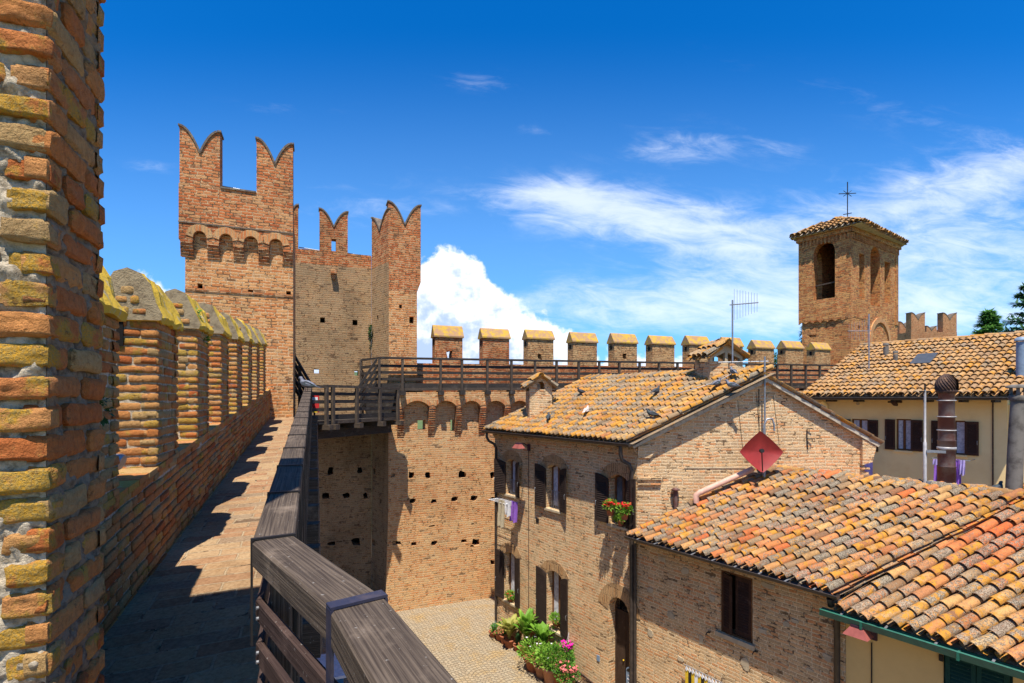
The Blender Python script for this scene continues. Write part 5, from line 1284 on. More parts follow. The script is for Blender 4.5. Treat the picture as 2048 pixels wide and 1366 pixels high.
def chimney_house(par_, c, w_, d_, z0, z1, zr, rz, label=None, openings=True, mat='brick_house', name='chimney'):
    """small brick stack with a pitched tile roof, open on its sides; c = centre of plan"""
    t = Vector((math.cos(rz), math.sin(rz), 0)); n = Vector((t.y, -t.x, 0))
    f = Fr((c[0]-t.x*w_/2+n.x*d_/2, c[1]-t.y*w_/2+n.y*d_/2), t=(t.x, t.y)); z2 = z1+(zr-z1)*.55
    m = MB(); m.fbox(f, 0, w_, z0, z1, -d_, 0); root = m.build(name, mat, par_)
    if label: root['label'] = label
    # front and back gables with an arched opening
    for c0, c1 in ((-.10, .0), (-d_, -d_+.10)):
        m = MB(); hw_ = w_*.17 if openings else w_*.36
        hol = arched(w_/2-hw_, w_/2+hw_, z1+.04, z1+(zr-z1)*.35, z1+(zr-z1)*.62, 6) if openings else [(w_*.08, z1+.02), (w_*.46, z1+.02), (w_*.46, zr-.24), (w_*.08, z1+.10)]
        hol = [hol]+([] if openings else [[(w_*.54, z1+.02), (w_*.92, z1+.02), (w_*.92, z1+.10), (w_*.54, zr-.24)]])
        m.prism(f, [(0, z1+.001), (w_, z1+.001), (w_, z1+.16), (w_/2, zr), (0, z1+.16)], c0, c1, hol); m.build('gable', 'stone' if not openings else mat, root)
    m = MB(); m.fbox(f, .05, w_-.05, z1+.002, z1+.02, -d_+.11, -.11); m.build('inside', 'hollow_shade', root)
    r = MB()
    hgt = zr-(z1+.16); hl_ = math.hypot(w_/2+.1, hgt); slp = hgt/(w_/2)
    for sg in (1, -1):
        e0_ = f.p(w_/2-sg*(w_/2+.09), z1+.16-.09*slp+.03, .08 if sg > 0 else -d_-.08); ee = -f.n*sg if sg > 0 else f.n
        tile_roof(r, e0_+Vector((0, 0, .01)), ee, f.t*sg+Vector((0, 0, slp)), max(2, int((d_+.16)/.17)), 2, (d_+.16)/max(2, int((d_+.16)/.17)), hl_/1.9, None, rtm, seg=5)
        r.add([e0_, e0_+ee*(d_+.16), e0_+ee*(d_+.16)+(f.t*sg+Vector((0, 0, slp)))*(w_/2+.09), e0_+(f.t*sg+Vector((0, 0, slp)))*(w_/2+.09)], [(0, 1, 2, 3)], 0, (.9, .1, .5))
    ridge_tiles(r, f.p(w_/2, zr+.03, .10), f.p(w_/2, zr+.03, -d_-.1), .09, .3, rtm)
    r.build('chimney_roof', 'tile_old', root, fix=False)
    return root
p = ray(1077, 842, 16.3); chimney_house(rfA, (p.x+.02, p.y+.25), .74, .62, -1.0, p.z+.98, p.z+1.45, math.radians(10), 'narrow brick chimney near the back corner of the roof')
p = ray(1440, 780, 13.15); chimney_house(rfA, (p.x+.10, p.y+.35), .98, .66, -.2, .95, 1.44, math.radians(14), 'wide brick chimney with open gables at the ridge', openings=False)
m = MB(); p = ray(1418, 780, 12.75); m.tube([ray(1352, 789, 13.0)+Vector((0, 0, .02)), ray(1400, 779, 12.8)+Vector((0, 0, .05)), ray(1442, 762, 12.6)+Vector((0, 0, .03)), ray(1468, 745, 12.55)], .012, 5); m.build('cable', 'band', rfA)
# skylight flap near the ridge
q = ray(1193, 783, 16.6); m = MB(); m.bar(q-s*.30, q+s*.45, .34, .05, up=(0, 0, 1)); m.build('roof_hatch', 'skylight', rfA)
base(hA, FH.p(LA/2, GZ, -2))

# ---------------- house B: low brick house, its front set back a little from the tall house
SETB = 0.
FHs = FH; FH = Fr(FHs.p(0, 0, SETB), t=(SD.x, SD.y)); LAs = LA; LA = LAs
hB = thing('brick_house', (0, 0, 0), 'low brick house with one brown shuttered window below the long mixed tile roof', 'house')
aB1 = FHs.A(1690.5); zeB = -3.42
bw = house_window(FH, hB, 1437, 1506, 1140, 1281, 1470, arch=0, sh=(), a01=(FH.A(1442), FH.A(1505)))
ab0, ab1 = FH.A(1441), FH.A(1505); zbT, zbS = FH.Z(1441, 1139), FH.Z(1441, 1263)
hb_ = rect(ab0, ab1, zbS, zbT)
mb = MB(); mb.prism(FH, rect(LA+.003, FH.A(1691), GZ-.2, zeB+.12), -.35, -.004, [hb_]); mb.build('front_wall', 'brick_house', hB)
m = MB(); m.prism(FH, hb_, -.10, -.03, [rect(ab0+.045, ab1-.045, zbS+.04, zbT-.045)]); wB = m.build('window', 'frame_wood', hB, lenuv=True)
mid = ab0+(ab1-ab0)*.40
louvre_shutter(FH, ab0+.04, 1, mid-ab0, zbS+.05, zbT-.05, 24, wB, 'shutter_red', 0, -.06, False)
louvre_shutter(FH, ab1-.045, -1, ab1-mid-.08, zbS+.05, zbT-.05, 0, wB, 'shutter_red', 0, -.07, False)
m = MB(); m.fbox(FH, ab0-.1, ab1+.1, zbS-.2, zbT+.2, -.42, -.40); m.build('inside', 'hollow_shade', wB)
m = MB(); m.fbox(FH, ab0-.10, ab1+.06, zbS-.10, zbS-.004, -.1, .05); m.build('sill', 'stone', wB)
for x, y in ((1419, 1263), (1513, 1301)):
    m = MB(); a, b = FH.on(x, y); m.tube([FH.p(a-.05, b-.08, .06), FH.p(a-.03, b-.02, .05), FH.p(a, b, .0)], .012, 5); m.tube([FH.p(a-.03, b-.02, .05), FH.p(a+.05, b+.01, .06), FH.p(a+.06, b+.05, .06)], .010, 5); m.build('shutter_holder', 'metal_black', wB)
# stones set in the brickwork
rs_ = random.Random(6)
for x, y, w_, h_ in ((1300, 1180, .16, .11), (1324, 1118, .19, .10), (1370, 1142, .17, .13), (1341, 1230, .17, .12), (1402, 1280, .09, .17), (1361, 1318, .15, .10), (1490, 1324, .15, .17), (1525, 1262, .15, .09), (1536, 1172, .22, .09), (1300, 1266, .15, .16), (1424, 1197, .12, .12), (1573, 1248, .10, .09), (1590, 1243, .14, .06), (1655, 1316, .14, .11), (1491, 1332, .12, .16), (1620, 1340, .12, .05)):
    P = ragged(FH, x, y, w_*1.3, h_*1.3, rs_); m = MB(); m.prism(FH, P, -.05, .006+.006*rs_.random()); m.build('stone', 'stone', hB)
# top beam of the wall
m = MB(); m.prism(FH, rect(LA+.003, FH.A(1691), zeB-.02, zeB+.10), -.1, .05); m.build('cornice', 'stone', hB)
slB = .455
sB = Vector((1, 0, slB))-FH.t*.05; sB.normalize()
OB = FHs.p(LAs+.02, -3.36, .32); ridgeX = 3.32
hBt = (3.40)/sB.x
roofB = MB(); nB = int((aB1-LAs-.05)/.178); pB = (aB1-LAs-.06)/nB
tile_roof(roofB, OB+Vector((0, 0, .10)), FH.t, sB, nB, 12, pB, hBt/11.9, lambda a, d: d < hBt, random.Random(41), seg=7)
roofB.add([OB+Vector((0, 0, .03)), OB+FH.t*(aB1-LAs)+Vector((0, 0, .03)), OB+FH.t*(aB1-LAs)+sB*hBt+Vector((0, 0, .03)), OB+sB*hBt+Vector((0, 0, .03))], [(0, 1, 2, 3)], 0, (.95, .1, .5))
rp0 = OB+sB*hBt+Vector((0, 0, .08))
ridge_tiles(roofB, rp0, rp0+FH.t*(aB1-LAs+.1), .11, .40, random.Random(2))
# far slope of the same roof
dn = Vector((.807, .591, -.45)); roofB.quad(rp0-Vector((0, 0, .05)), rp0+FH.t*(aB1-LAs)-Vector((0, 0, .05)), rp0+FH.t*(aB1-LAs)+dn*3, rp0+dn*3, 0, (.5, .5, .5))
rfB = roofB.build('roof', 'tile_mixed', hB, fix=False)
gutter(FHs, LAs-.0, aB1+.05, -3.30, .41, hB)
for k in range(9):
    a = LAs+.4+k*.48
    m = MB(); m.bar(FHs.p(a, -3.285, .50), FHs.p(a, -3.27, .28), .03, .008); m.build('gutter_clip', 'metal_grey', hB)
m = MB(); xd = FH.A(1678); m.tube([FH.p(xd, -3.40, .38), FH.p(xd, -3.52, .34), FH.p(xd, -3.62, .08), FH.p(xd, GZ+.05, .08)], .05, 8); m.build('downpipe', 'gutter_dark', hB)
# pink pipe lying along the gable
p0 = ray(1400, 985, 12.05); p1 = ray(1478, 950, 12.05); m = MB(); m.tube([p0+Vector((-.09, 0, -.25)), p0+Vector((-.09, 0, -.06)), p0, p1, p1+(p1-p0)*.35], .07, 10); m.build('waste_pipe', 'pipe_pink', rfB)
base(hB, FH.p((LA+aB1)/2, GZ, -2))

# ---------------- house C: yellow house with the green gutter
hC = thing('yellow_house', (0, 0, 0), 'yellow plastered house with green gutter and green shutters at right edge', 'house')
aC1 = aB1+3.6; zeC = -3.70
gc0, gc1 = FH.A(1887), FH.A(2026); zg1 = FH.Z(1887, 1295)
aCw = FH.A(1691.5)
hg = rect(gc0, gc1, zg1-1.35, zg1)
mb = MB(); mb.prism(FH, rect(aCw+.003, aC1, GZ-.2, zeC+.08), -.3, .0, [hg]); mb.build('front_wall', 'plaster_dark', hC)
m = MB(); m.prism(FH, hg, -.12, -.02, [rect(gc0+.03, gc1-.03, zg1-1.3, zg1-.03)]); wC = m.build('window', 'shutter_green', hC, lenuv=True)
gm = (gc0+gc1)/2
louvre_shutter(FH, gc0+.03, 1, gm-gc0-.034, zg1-1.29, zg1-.03, 0, wC, 'shutter_green', 0, .0, False)
louvre_shutter(FH, gc1-.03, -1, gm-gc0-.034, zg1-1.29, zg1-.03, 0, wC, 'shutter_green', 0, .0, False)
for z_ in (.12, 1.1):
    m = MB(); a = gc0-.02; m.fbox(FH, a-.03, a+.02, zg1-z_-.09, zg1-z_, .0, .03); m.build('hinge', 'metal_black', wC)
m = MB(); m.fbox(FH, gc0-.1, gc1+.1, zg1-1.5, zg1+.1, -.32, -.30); m.build('inside', 'hollow_shade', wC)
sC = Vector((1, 0, .50))-FH.t*.13; sC.normalize()
OC = FHs.p(aB1-.0, -3.62, .33); hCt = (3.75)/sC.x
nC = 19; pC = .186
roofC = MB()
tile_roof(roofC, OC+Vector((0, 0, .11)), FH.t, sC, nC, 13, pC, hCt/12.9, lambda a, d: d < hCt, random.Random(43), seg=8, red=lambda a, d: (a < 2.2 and d > 1.6 and a > .0), thick=.016)
roofC.add([OC+Vector((0, 0, .03)), OC+FH.t*(nC*pC)+Vector((0, 0, .03)), OC+FH.t*(nC*pC)+sC*hCt+Vector((0, 0, .03)), OC+sC*hCt+Vector((0, 0, .03))], [(0, 1, 2, 3)], 0, (.95, .1, .5))
# verge tiles on the boundary with the neighbour's roof
for k in range(11):
    b_ = OC+FH.t*-.02+sC*(k*.36)+Vector((0, 0, .16)); ax = sC; wq = Vector((.6, -.8, 0))
    roofC.add([b_, b_+ax*.44, b_+ax*.44-Vector((0, 0, .09)), b_-Vector((0, 0, .10)), b_+wq*.06+Vector((0, 0, .035)), b_+ax*.44+wq*.05+Vector((0, 0, .03))], [(3, 2, 1, 0), (0, 1, 5, 4)], 0, (rb_.random(), rb_.uniform(.6, 1), rb_.random()))
rp1 = OC+sC*hCt+Vector((0, 0, .10))
ridge_tiles(roofC, rp1, rp1+FH.t*3.5, .12, .42, random.Random(3))
roofC.quad(rp1-Vector((0, 0, .05)), rp1+FH.t*3.5-Vector((0, 0, .05)), rp1+FH.t*3.5+dn*2.5, rp1+dn*2.5, 0, (.5, .5, .5))
rfC = roofC.build('roof', 'tile_mixed', hC, fix=False)
m = MB(); z = -3.60; c0, c1 = .32, .47; a0, a1 = aB1-.22, aB1+3.5
prof = [(c0, z), (c0, z-.11), (c1-.03, z-.11), (c1, z-.0), (c1-.02, z+.012), (c1-.035, z-.004), (c1-.045, z-.095), (c0+.01, z-.095), (c0+.01, z)]
n_ = len(prof); m.add([FHs.p(a, h, c) for a in (a0, a1) for c, h in prof], [(i, (i+1) % n_, n_+(i+1) % n_, n_+i) for i in range(n_)]); m.fbox(FHs, a0-.004, a0, z-.11, z, c0, c1-.01); m.build('gutter', 'gutter_green', hC)
for k in range(5):
    a = aB1+.1+k*.62; m = MB(); m.bar(FHs.p(a, z+.012, c1-.02), FHs.p(a, z+.03, c0-.03), .03, .008); m.build('gutter_clip', 'metal_grey', hC)
for k in range(2):
    a = aB1+.38+k*1.2; m = MB(); m.fbox(FHs, a, a+.03, z-.12, z, c0+.02, c1+.006); m.build('gutter_joint', 'gutter_green', hC)
m = MB(); q = FHs.p(aB1-.03, -3.45, .20); m.box(q.x, q.y, q.z, .16, .14, .10, .6); m.build('flashing', 'metal_grey', hC)
base(hC, FH.p((aC1+aB1)/2, GZ, -2))
# boarded soffits under the deep eaves
for hh_, z_, a0_, a1_ in ((hB, -3.39, LA, aB1), (hC, -3.66, aB1+.01, aC1)):
    m = MB(); m.fbox(FH, a0_, a1_, z_-.025, z_, .052, .30); o_ = m.build('soffit', 'wood_far', hh_); o_.location = -hh_.location
FH = FHs; LA = LAs

# ---------------- house D: yellow house behind
hD = thing('yellow_house', (0, 0, 0), 'yellow plastered house behind the brick gable, three curtained windows under wide eaves', 'house')
FDh = Fr((13.7, 17.8), t=(SD.x, SD.y))
zD = .02
wd_ = [(1702, 1736, 838, 901, 1718, ((-1, 0, .30), (1, 0, .33)), (.30, .33)), (1791, 1822.5, 838, 901, 1806, ((-1, 0, .30), (1, 0, .33)), 0), (1886, 1931, 841, 909, 1908, ((-1, 0, .30), (1, 0, .33)), 0)]
WD = []
for (x0, x1, y0, y1, xm, sh, _) in wd_:
    WD.append(house_window(FDh, hD, x0, x1, y0, y1, xm, arch=0, sh=sh, ring=False, depth=.12, mat='shutter_red', sill_mat='plaster_yellow'))
mb = MB(); mb.prism(FDh, rect(-3.0, 2.72, -6, .20), -.3, 0, [w_[0] for w_ in WD]); mb.build('front_wall', 'plaster_yellow', hD)
for w_ in WD: w_[1]()
mb = MB(); mb.prism(FDh, rect(2.723, 6.0, -6, -.2), -.6, -.12); mb.build('side_wall', 'plaster_yellow', hD)
m = MB(); a, b = FDh.on(1850, 990); m.fbox(FDh, -2.6, 2.70, b-.10, b, .001, .05); m.fbox(FDh, -2.6, 2.70, b-.5, b-.102, .001, .03); m.build('plinth', 'plaster_yellow', hD)
FDl = Fr(FDh.p(-3.0, 0, 0), to=FDh.p(-3.0, 0, -5)); mb = MB(); mb.prism(Fr(FDh.p(-3.0, 0, -5), to=FDh.p(-3.0, 0, 0)), rect(0, 4.69, -6, .2), -.3, -.001); mb.build('side_wall', 'plaster_yellow', hD)
eD0 = Vector((11.24, 19.63, .07)); eD1 = Vector((14.83, 14.75, .07)); rD0 = Vector((15.35, 21.45, 1.93)); rD1 = Vector((18.7, 16.9, 2.0))
eD = (eD1-eD0); LD = eD.length; eD.normalize(); sD = (rD0-eD0); 
sDD = (Vector((.80, .47, .44))).normalized(); Nn = eD.cross(sDD); hDt = 4.55
roofD = MB(); tile_roof(roofD, eD0+Vector((0, 0, .06)), eD, sDD, int(LD/.185)+6, 15, .185, .335, lambda a, d: d < 4.98 and a < LD+.3*d, random.Random(51), seg=6)
roofD.add([eD0, eD0+eD*(LD+.1), eD0+eD*(LD+1.4)+sDD*5.0, eD0+sDD*5.0], [(0, 1, 2, 3)], 0, (.95, .1, .5))
rt0 = eD0+sDD*5.0+Vector((0, 0, .10)); ridge_tiles(roofD, rt0, rt0+eD*(LD+1.2), .11, .4, random.Random(5))
roofD.quad(rt0-Vector((0, 0, .05)), rt0+eD*(LD+1.2)-Vector((0, 0, .05)), rt0+eD*(LD+1.2)+Vector((2.4, 1.8, -1.3)), rt0+Vector((2.4, 1.8, -1.3)), 0, (.5, .5, .5))
rfD = roofD.build('roof', 'tile_far', hD, fix=False)
m = MB(); u0 = eD0+Vector((0, 0, -.03)); m.hexa([u0-Vector((0, 0, .05)), u0+eD*LD-Vector((0, 0, .05)), u0+eD*LD+sDD*1.3-Vector((0, 0, .05)), u0+sDD*1.3-Vector((0, 0, .05)), u0, u0+eD*LD, u0+eD*LD+sDD*1.3, u0+sDD*1.3]); m.build('eaves_board', 'stone', rfD)
gutter(FDh, FDh.A(1602, .93), FDh.A(2028, .93), .03, .90, hD, r=.085)
for x in (1660, 1715, 1790, 1855, 1925, 1990):
    a = FDh.A(x, .5); m = MB(); m.fbox(FDh, a-.05, a+.05, -.12, -.02, .0, .75); m.build('rafter', 'wood_far', hD)
m = MB(); a, b = FDh.on(1800, 805); m.bar(FDh.p(a, -.1, .75), FDh.p(a, -.22, .4), .12, .08); m.bar(FDh.p(a-.2, -.12, .5), FDh.p(a+.2, -.12, .5), .06, .06); m.build('eaves_bracket', 'shutter_red', hD)
m = MB(); a = FDh.A(1986); m.tube([FDh.p(a, -.02, .02), FDh.p(a, -3.0, .02)], .02, 6); m.build('conduit', 'rust_dark', hD)
m = MB(); a = FDh.A(1652); m.tube([FDh.p(a, -.08, .5), FDh.p(a, -.16, .2), FDh.p(a+.03, -.3, .07), FDh.p(a+.03, -2, .07)], .075, 8); m.build('downpipe', 'plaster_yellow', hD)
m = MB(); a, b = FDh.on(1716, 807); m.tube([FDh.p(a, b, .0), FDh.p(a, b, .02)], .06, 12); m.build('vent', 'stone', hD)
def on_roofD(px, py):
    n_ = eD.cross(sDD).normalized(); d = Vector(((px-CX)/FPX, 1, (HY-py)/FPX)); k = (eD0+Vector((0, 0, .1))).dot(n_)/d.dot(n_); return d*k
q = on_roofD(1846, 724); m = MB(); m.bar(q-sDD*.30+Vector((0, 0, .06)), q+sDD*.45+Vector((0, 0, .13)), .62, .05, up=(0, 0, 1)); m.build('skylight', 'skylight', rfD)
for x, y, h_, r_ in ((1772, 712, .38, .09), (1791, 722, .26, .075)):
    q = on_roofD(x, y); m = MB(); m.tube([q-Vector((0, 0, .15)), q+Vector((0, 0, h_))], r_, 10); m.lathe(q+Vector((0, 0, h_+.03)), [(r_*1.15, 0), (r_*1.2, .05), (r_*1.0, .10)], 10); m.build('vent_pipe', 'concrete', rfD)
q = on_roofD(2043, 752); m = MB(); m.tube([q-Vector((0, 0, .2)), q+Vector((0, 0, 1.05))], .13, 12); m.lathe(q+Vector((0, 0, 1.08)), [(.17, 0), (.17, .03), (.13, .10), (.05, .12)], 12); m.build('flue_pipe', 'blue_sign', rfD)
base(hD, FDh.p(0, -6, -2))
# neighbouring roof that peeps over, far right
# ================================================================ things on the roofs
rz = random.Random(91)
# satellite dish in front of the gable
YS = 11.75
sd = thing('satellite_dish', (0, 0, 0), 'dark red square satellite dish on a pole in front of the gable', 'satellite dish')
c = ray(1523, 904, YS); R_ = .50
m = MB(); n = 12; nn = Vector((-.10, -1, .12)).normalized(); ux = Vector((1, -.1, 0)).normalized(); uz = ux.cross(nn); uz = uz if uz.z > 0 else -uz
def dshape(u, v):   # rounded diamond
    return u, v
vs = []; N_ = 32
rings = [0, .25, .5, .75, .95, 1.0]
def prof_r(t):
    ca, sa = abs(math.cos(t)), abs(math.sin(t)); p_ = 1.12
    return 1/((ca**p_+sa**p_)**(1/p_))
for r_ in rings:
    for k in range(N_):
        t = 2*math.pi*k/N_; q = prof_r(t)*r_*R_*.97
        if r_ > .9: q *= 1
        d = .11*(1-(r_)**2)
        vs.append(c+ux*q*math.cos(t)+uz*q*math.sin(t)-nn*d)
m.add(vs, [(i*N_+k, i*N_+(k+1) % N_, (i+1)*N_+(k+1) % N_, (i+1)*N_+k) for i in range(len(rings)-1) for k in range(N_)], 0, None, True)
m.add([v-nn*.015 for v in vs[-N_:]]+vs[-N_:], [(k, (k+1) % N_, N_+(k+1) % N_, N_+k) for k in range(N_)])
m.build('reflector', 'dish_red', sd)
m = MB(); h0 = c-uz*.44+nn*.01; h1 = c+nn*.34+uz*.02-ux*.12; m.tube([h0, h1], .014, 6); m.build('feed_arm', 'metal_black', sd)
m = MB(); m.tube([h1+nn*.04, h1-nn*.03, h1-nn*.08], [.045, .05, .03], 12); m.build('receiver', 'metal_black', sd)
pd = Vector((ray(1531, 900, YS+.10).x, YS+.16, 0)); zt4 = (HY-718)/FPX*YS
m = MB(); m.tube([Vector((pd.x, pd.y, -1.9)), Vector((pd.x, pd.y, c.z+.55))], .035, 8); m.tube([Vector((pd.x-.02, pd.y-.03, c.z+.30)), Vector((pd.x-.02, pd.y-.03, c.z+.62)), Vector((pd.x+.05, pd.y-.03, c.z+.76)), Vector((pd.x+.17, pd.y-.03, c.z+.77)), Vector((pd.x+.22, pd.y-.03, c.z+.62)), Vector((pd.x+.22, pd.y-.03, c.z+.48))], .022, 8); m.build('pole', 'metal_grey', sd)
base(sd, (pd.x, pd.y, -1.9))
def yagi(name_label, base_pt, z_top, boom_dir, L, elems, tilt=0., el=.3, vertical=True, r=.022, z0=None):
    t = thing('tv_antenna', (0, 0, 0), name_label, 'antenna')
    b = Vector(base_pt); m = MB(); m.tube([b, Vector((b.x, b.y, z_top))], r, 8); m.build('mast', 'metal_grey', t)
    d = Vector(boom_dir).normalized(); zb_ = z_top-.12 if z0 is None else z0; p = Vector((b.x, b.y, zb_)); m = MB(); m.tube([p-d*.08, p+d*L], .014, 6); m.build('boom', 'metal_grey', t)
    for k in range(elems):
        q = p+d*(L*(k+.6)/elems); v = Vector((0, 0, 1)) if vertical else d.cross(Vector((0, 0, 1))); e = el*(1-.45*k/elems)
        m = MB(); m.tube([q-v*e, q+v*e], .0045, 5); m.build('element', 'metal_grey', t)
    base(t, b); return t
p = ray(1465, 745, 12.95); yagi('tall thin television antenna on the wide ridge chimney', (p.x, p.y, .9), ray(0, 600, 12.95).z, (1, .25, .12), .78, 9, el=.40)
p = ray(1529.5, 870, 12.25); yagi('low antenna mast with flat horizontal boom at the gable top', (p.x, p.y, c.z+.45), ray(0, 713, 12.25).z, (-1, .3, .0), 1.05, 5, el=.22, vertical=False)
p = ray(1738, 722, 19.3); yagi('thin antenna mast with a spoked head on the left of rear yellow house roof', (p.x, p.y, p.z-.3), ray(0, 628, 19.3).z, (-1, 0, 0), .8, 8, el=.45, vertical=True, z0=ray(0, 662, 19.3).z)
# flue with turbine cowl
fx = ray(1893, 990, 9.72); fl = thing('chimney_flue', (0, 0, 0), 'fat rusty metal flue with ribbed round cowl between the roofs', 'chimney')
R1 = .142; zt5 = ray(0, 785, 9.72).z; zc5 = ray(0, 783, 9.72).z
segs = [(-2.0, -1.30), (-1.30, -.80), (-.80, -.35), (-.35, zt5+.02)]
for k, (za_, zb_) in enumerate(segs):
    m = MB(); m.lathe((fx.x, fx.y, 0), [(R1-.006*k, za_+.001), (R1-.006*k, zb_-.02), (R1+.006-.006*k, zb_-.018), (R1+.006-.006*k, zb_)], 24); m.build('pipe_section', 'rust' if k != 0 else 'rust', fl)
for z in (-.36, -.62, -.98, -1.66, -1.82, -.05):
    m = MB(); wv_ = .05 if z in (-.98, -1.66) else .018; m.lathe((fx.x, fx.y, 0), [(R1+.001, z), (R1+.007, z+.002), (R1+.007, z+wv_), (R1+.001, z+wv_+.002)], 24); m.build('band', 'band', fl)
m = MB(); zc = zt5; rc = .182; nb = 22
for k in range(nb):
    vsb = []
    for j in range(9):
        t = math.pi*(j/8)*.93+.02; rr_ = rc*math.sin(min(t, math.pi*.62)/.62*.5) if False else rc*math.sin(t*.78+.28)
        z = zc+.02+(.33)*(1-j/8); an = 2*math.pi*k/nb+j*.16
        r_ = rc*math.sqrt(max(0.02, 1-((1-j/8)-.30)**2/.52)) if j < 8 else rc*.86
        vsb += [Vector((fx.x+r_*math.cos(an), fx.y+r_*math.sin(an), z)), Vector((fx.x+(r_*.90)*math.cos(an+.24), fx.y+(r_*.90)*math.sin(an+.24), z))]
    m.add(vsb, [(2*j, 2*j+1, 2*j+3, 2*j+2) for j in range(8)], 0, None, True)
m.lathe((fx.x, fx.y, zc+.34), [(.055, 0), (.04, .02)], 12); m.lathe((fx.x, fx.y, zc), [(R1, -.02), (rc*.92, .02), (rc*.9, .05), (.11, .06)], 24)
m.build('cowl', 'rust_dark', fl)
m = MB(); m.lathe((fx.x, fx.y, zc+.03), [(.14, 0), (.14, .15), (.07, .28)], 16); m.build('cowl_core', 'metal_black', fl)
base(fl, (fx.x, fx.y, -2))
# striped mast left of the flue
ms = ray(1850, 985, 9.8); t = thing('pole', (0, 0, 0), 'thin pale mast standing left of the rusty flue', 'pole')
m = MB(); zt6 = ray(0, 780, 9.8).z; m.tube([Vector((ms.x, ms.y, -2.0)), Vector((ms.x, ms.y, -.85)), Vector((ms.x, ms.y, -.84)), Vector((ms.x, ms.y, zt6))], [.030, .030, .020, .020], 8); m.build('pole', 'band', t)
for z in (-1.02, -1.62):
    m = MB(); m.bar((ms.x, ms.y-.03, z), (fx.x-.1, fx.y-.1, z), .04, .05); m.build('bracket', 'metal_grey', t)
m = MB(); m.bar((ms.x-.10, ms.y, zt6-.03), (ms.x+.10, ms.y, zt6-.03), .03, .03); m.bar((ms.x, ms.y, zt6), (ms.x, ms.y, zt6+.12), .02, .02, up=(0, 1, 0)); m.build('head', 'metal_black', t)
base(t, (ms.x, ms.y, -2))
# concrete chimney at the right edge
cc_ = ray(2026, 985, 8.95); t = thing('concrete_chimney', (0, 0, 0), 'weathered grey concrete chimney tube with flat cap at right edge', 'chimney')
zt7 = ray(0, 795, 8.95).z
m = MB(); m.tube([Vector((cc_.x-.0, cc_.y, -2.0)), Vector((cc_.x+.06, cc_.y, -.6)), Vector((cc_.x+.09, cc_.y, zt7))], [.118, .108, .098], 20); m.build('pipe', 'concrete', t)
m = MB(); m.lathe((cc_.x+.09, cc_.y, zt7-.05), [(.12, 0), (.135, .05), (.12, .09)], 16); m.build('collar', 'concrete', t)
for k in range(4):
    a = math.pi/4+math.pi/2*k; m = MB(); m.box(cc_.x+.09+.09*math.cos(a), cc_.y+.09*math.sin(a), zt7+.10, .05, .05, .14, a); m.build('leg', 'concrete', t)
m = MB(); m.lathe((cc_.x+.09, cc_.y, zt7+.17), [(.165, 0), (.165, .03), (.08, .06)], 16); m.build('cap', 'concrete', t)
base(t, (cc_.x, cc_.y, -2))
# loose ridge tiles by the flue
t = thing('roof_tile', (0, 0, 0), 'loose terracotta tiles lying on the ridge beside the flue', 'roof tile')
for x, y, a_ in ((1925, 975, .1), (1945, 982, -.3), (1917, 986, .5), (1960, 990, -.1)):
    q = ray(x, y, 9.35); m = MB(); ridge_tiles(m, q, q+Vector((math.cos(a_), math.sin(a_), 0))*.42, .09, .40, rz); m.build('roof_tile', 'tile_mixed', t, fix=False)
base(t, ray(1925, 990, 9.35))

# ================================================================ pigeons
def build_pigeon(p, heading, label, mat, s_=1., bow=0.):
    t = thing('pigeon', (0, 0, 0), label, 'pigeon', 'pigeons resting on roofs and railing')
    h = math.radians(heading); f = Vector((math.cos(h), math.sin(h), 0)); up = Vector((0, 0, 1)); sd_ = f.cross(up)
    P = lambda x, z, y=0: p+(f*x+up*z+sd_*y)*s_
    m = MB(); ct = [P(-.19, .075), P(-.15, .085), P(-.09, .10), P(-.02, .115), P(.05, .13), P(.085, .165), P(.095, .20), P(.11, .222), P(.125, .222), P(.14, .218), P(.158, .210)]
    m.tube(ct, [.004, .028*s_, .05*s_, .064*s_, .060*s_, .040*s_, .027*s_, .027*s_, .025*s_, .012*s_, .003], 10); m.build('body', mat, t)
    for y in (-1, 1):
        m = MB(); a = [P(.06, .15, y*.045), P(.02, .10, y*.064), P(-.08, .085, y*.052), P(-.19, .082, y*.015), P(-.10, .135, y*.040), P(-.02, .165, y*.045)]
        m.add(a+[q+sd_*y*.010*s_ for q in a], [(0, 1, 2, 3, 4, 5), (6, 7, 8, 9, 10, 11)]+[(i, (i+1) % 6, 6+(i+1) % 6, 6+i) for i in range(6)]); m.build('wing', 'pigeon_dark' if mat != 'pigeon_pale' else 'pigeon_pale', t)
        m = MB(); m.tube([P(.0, .07, y*.022), P(.005, .0, y*.022), P(.03, .0, y*.022)], .005, 5); m.build('leg', 'pigeon_leg', t)
    m = MB(); a = [P(-.14, .095, -.03), P(-.14, .095, .03), P(-.27, .055, .032), P(-.27, .055, -.032)]
    m.add(a+[q-up*.008 for q in a], [(0, 1, 2, 3), (7, 6, 5, 4), (0, 4, 5, 1), (1, 5, 6, 2), (2, 6, 7, 3), (3, 7, 4, 0)]); m.build('tail', 'pigeon_dark' if mat != 'pigeon_pale' else mat, t)
    base(t, p); return t
NA = FH.t.cross(Vector((1, 0, slL)).normalized()).normalized()
def on_plane(px_, py_, O_, N__):
    d = Vector(((px_-CX)/FPX, 1, (HY-py_)/FPX)); k = O_.dot(N__)/d.dot(N__); return d*k
OA = O+Vector((0, 0, .15))
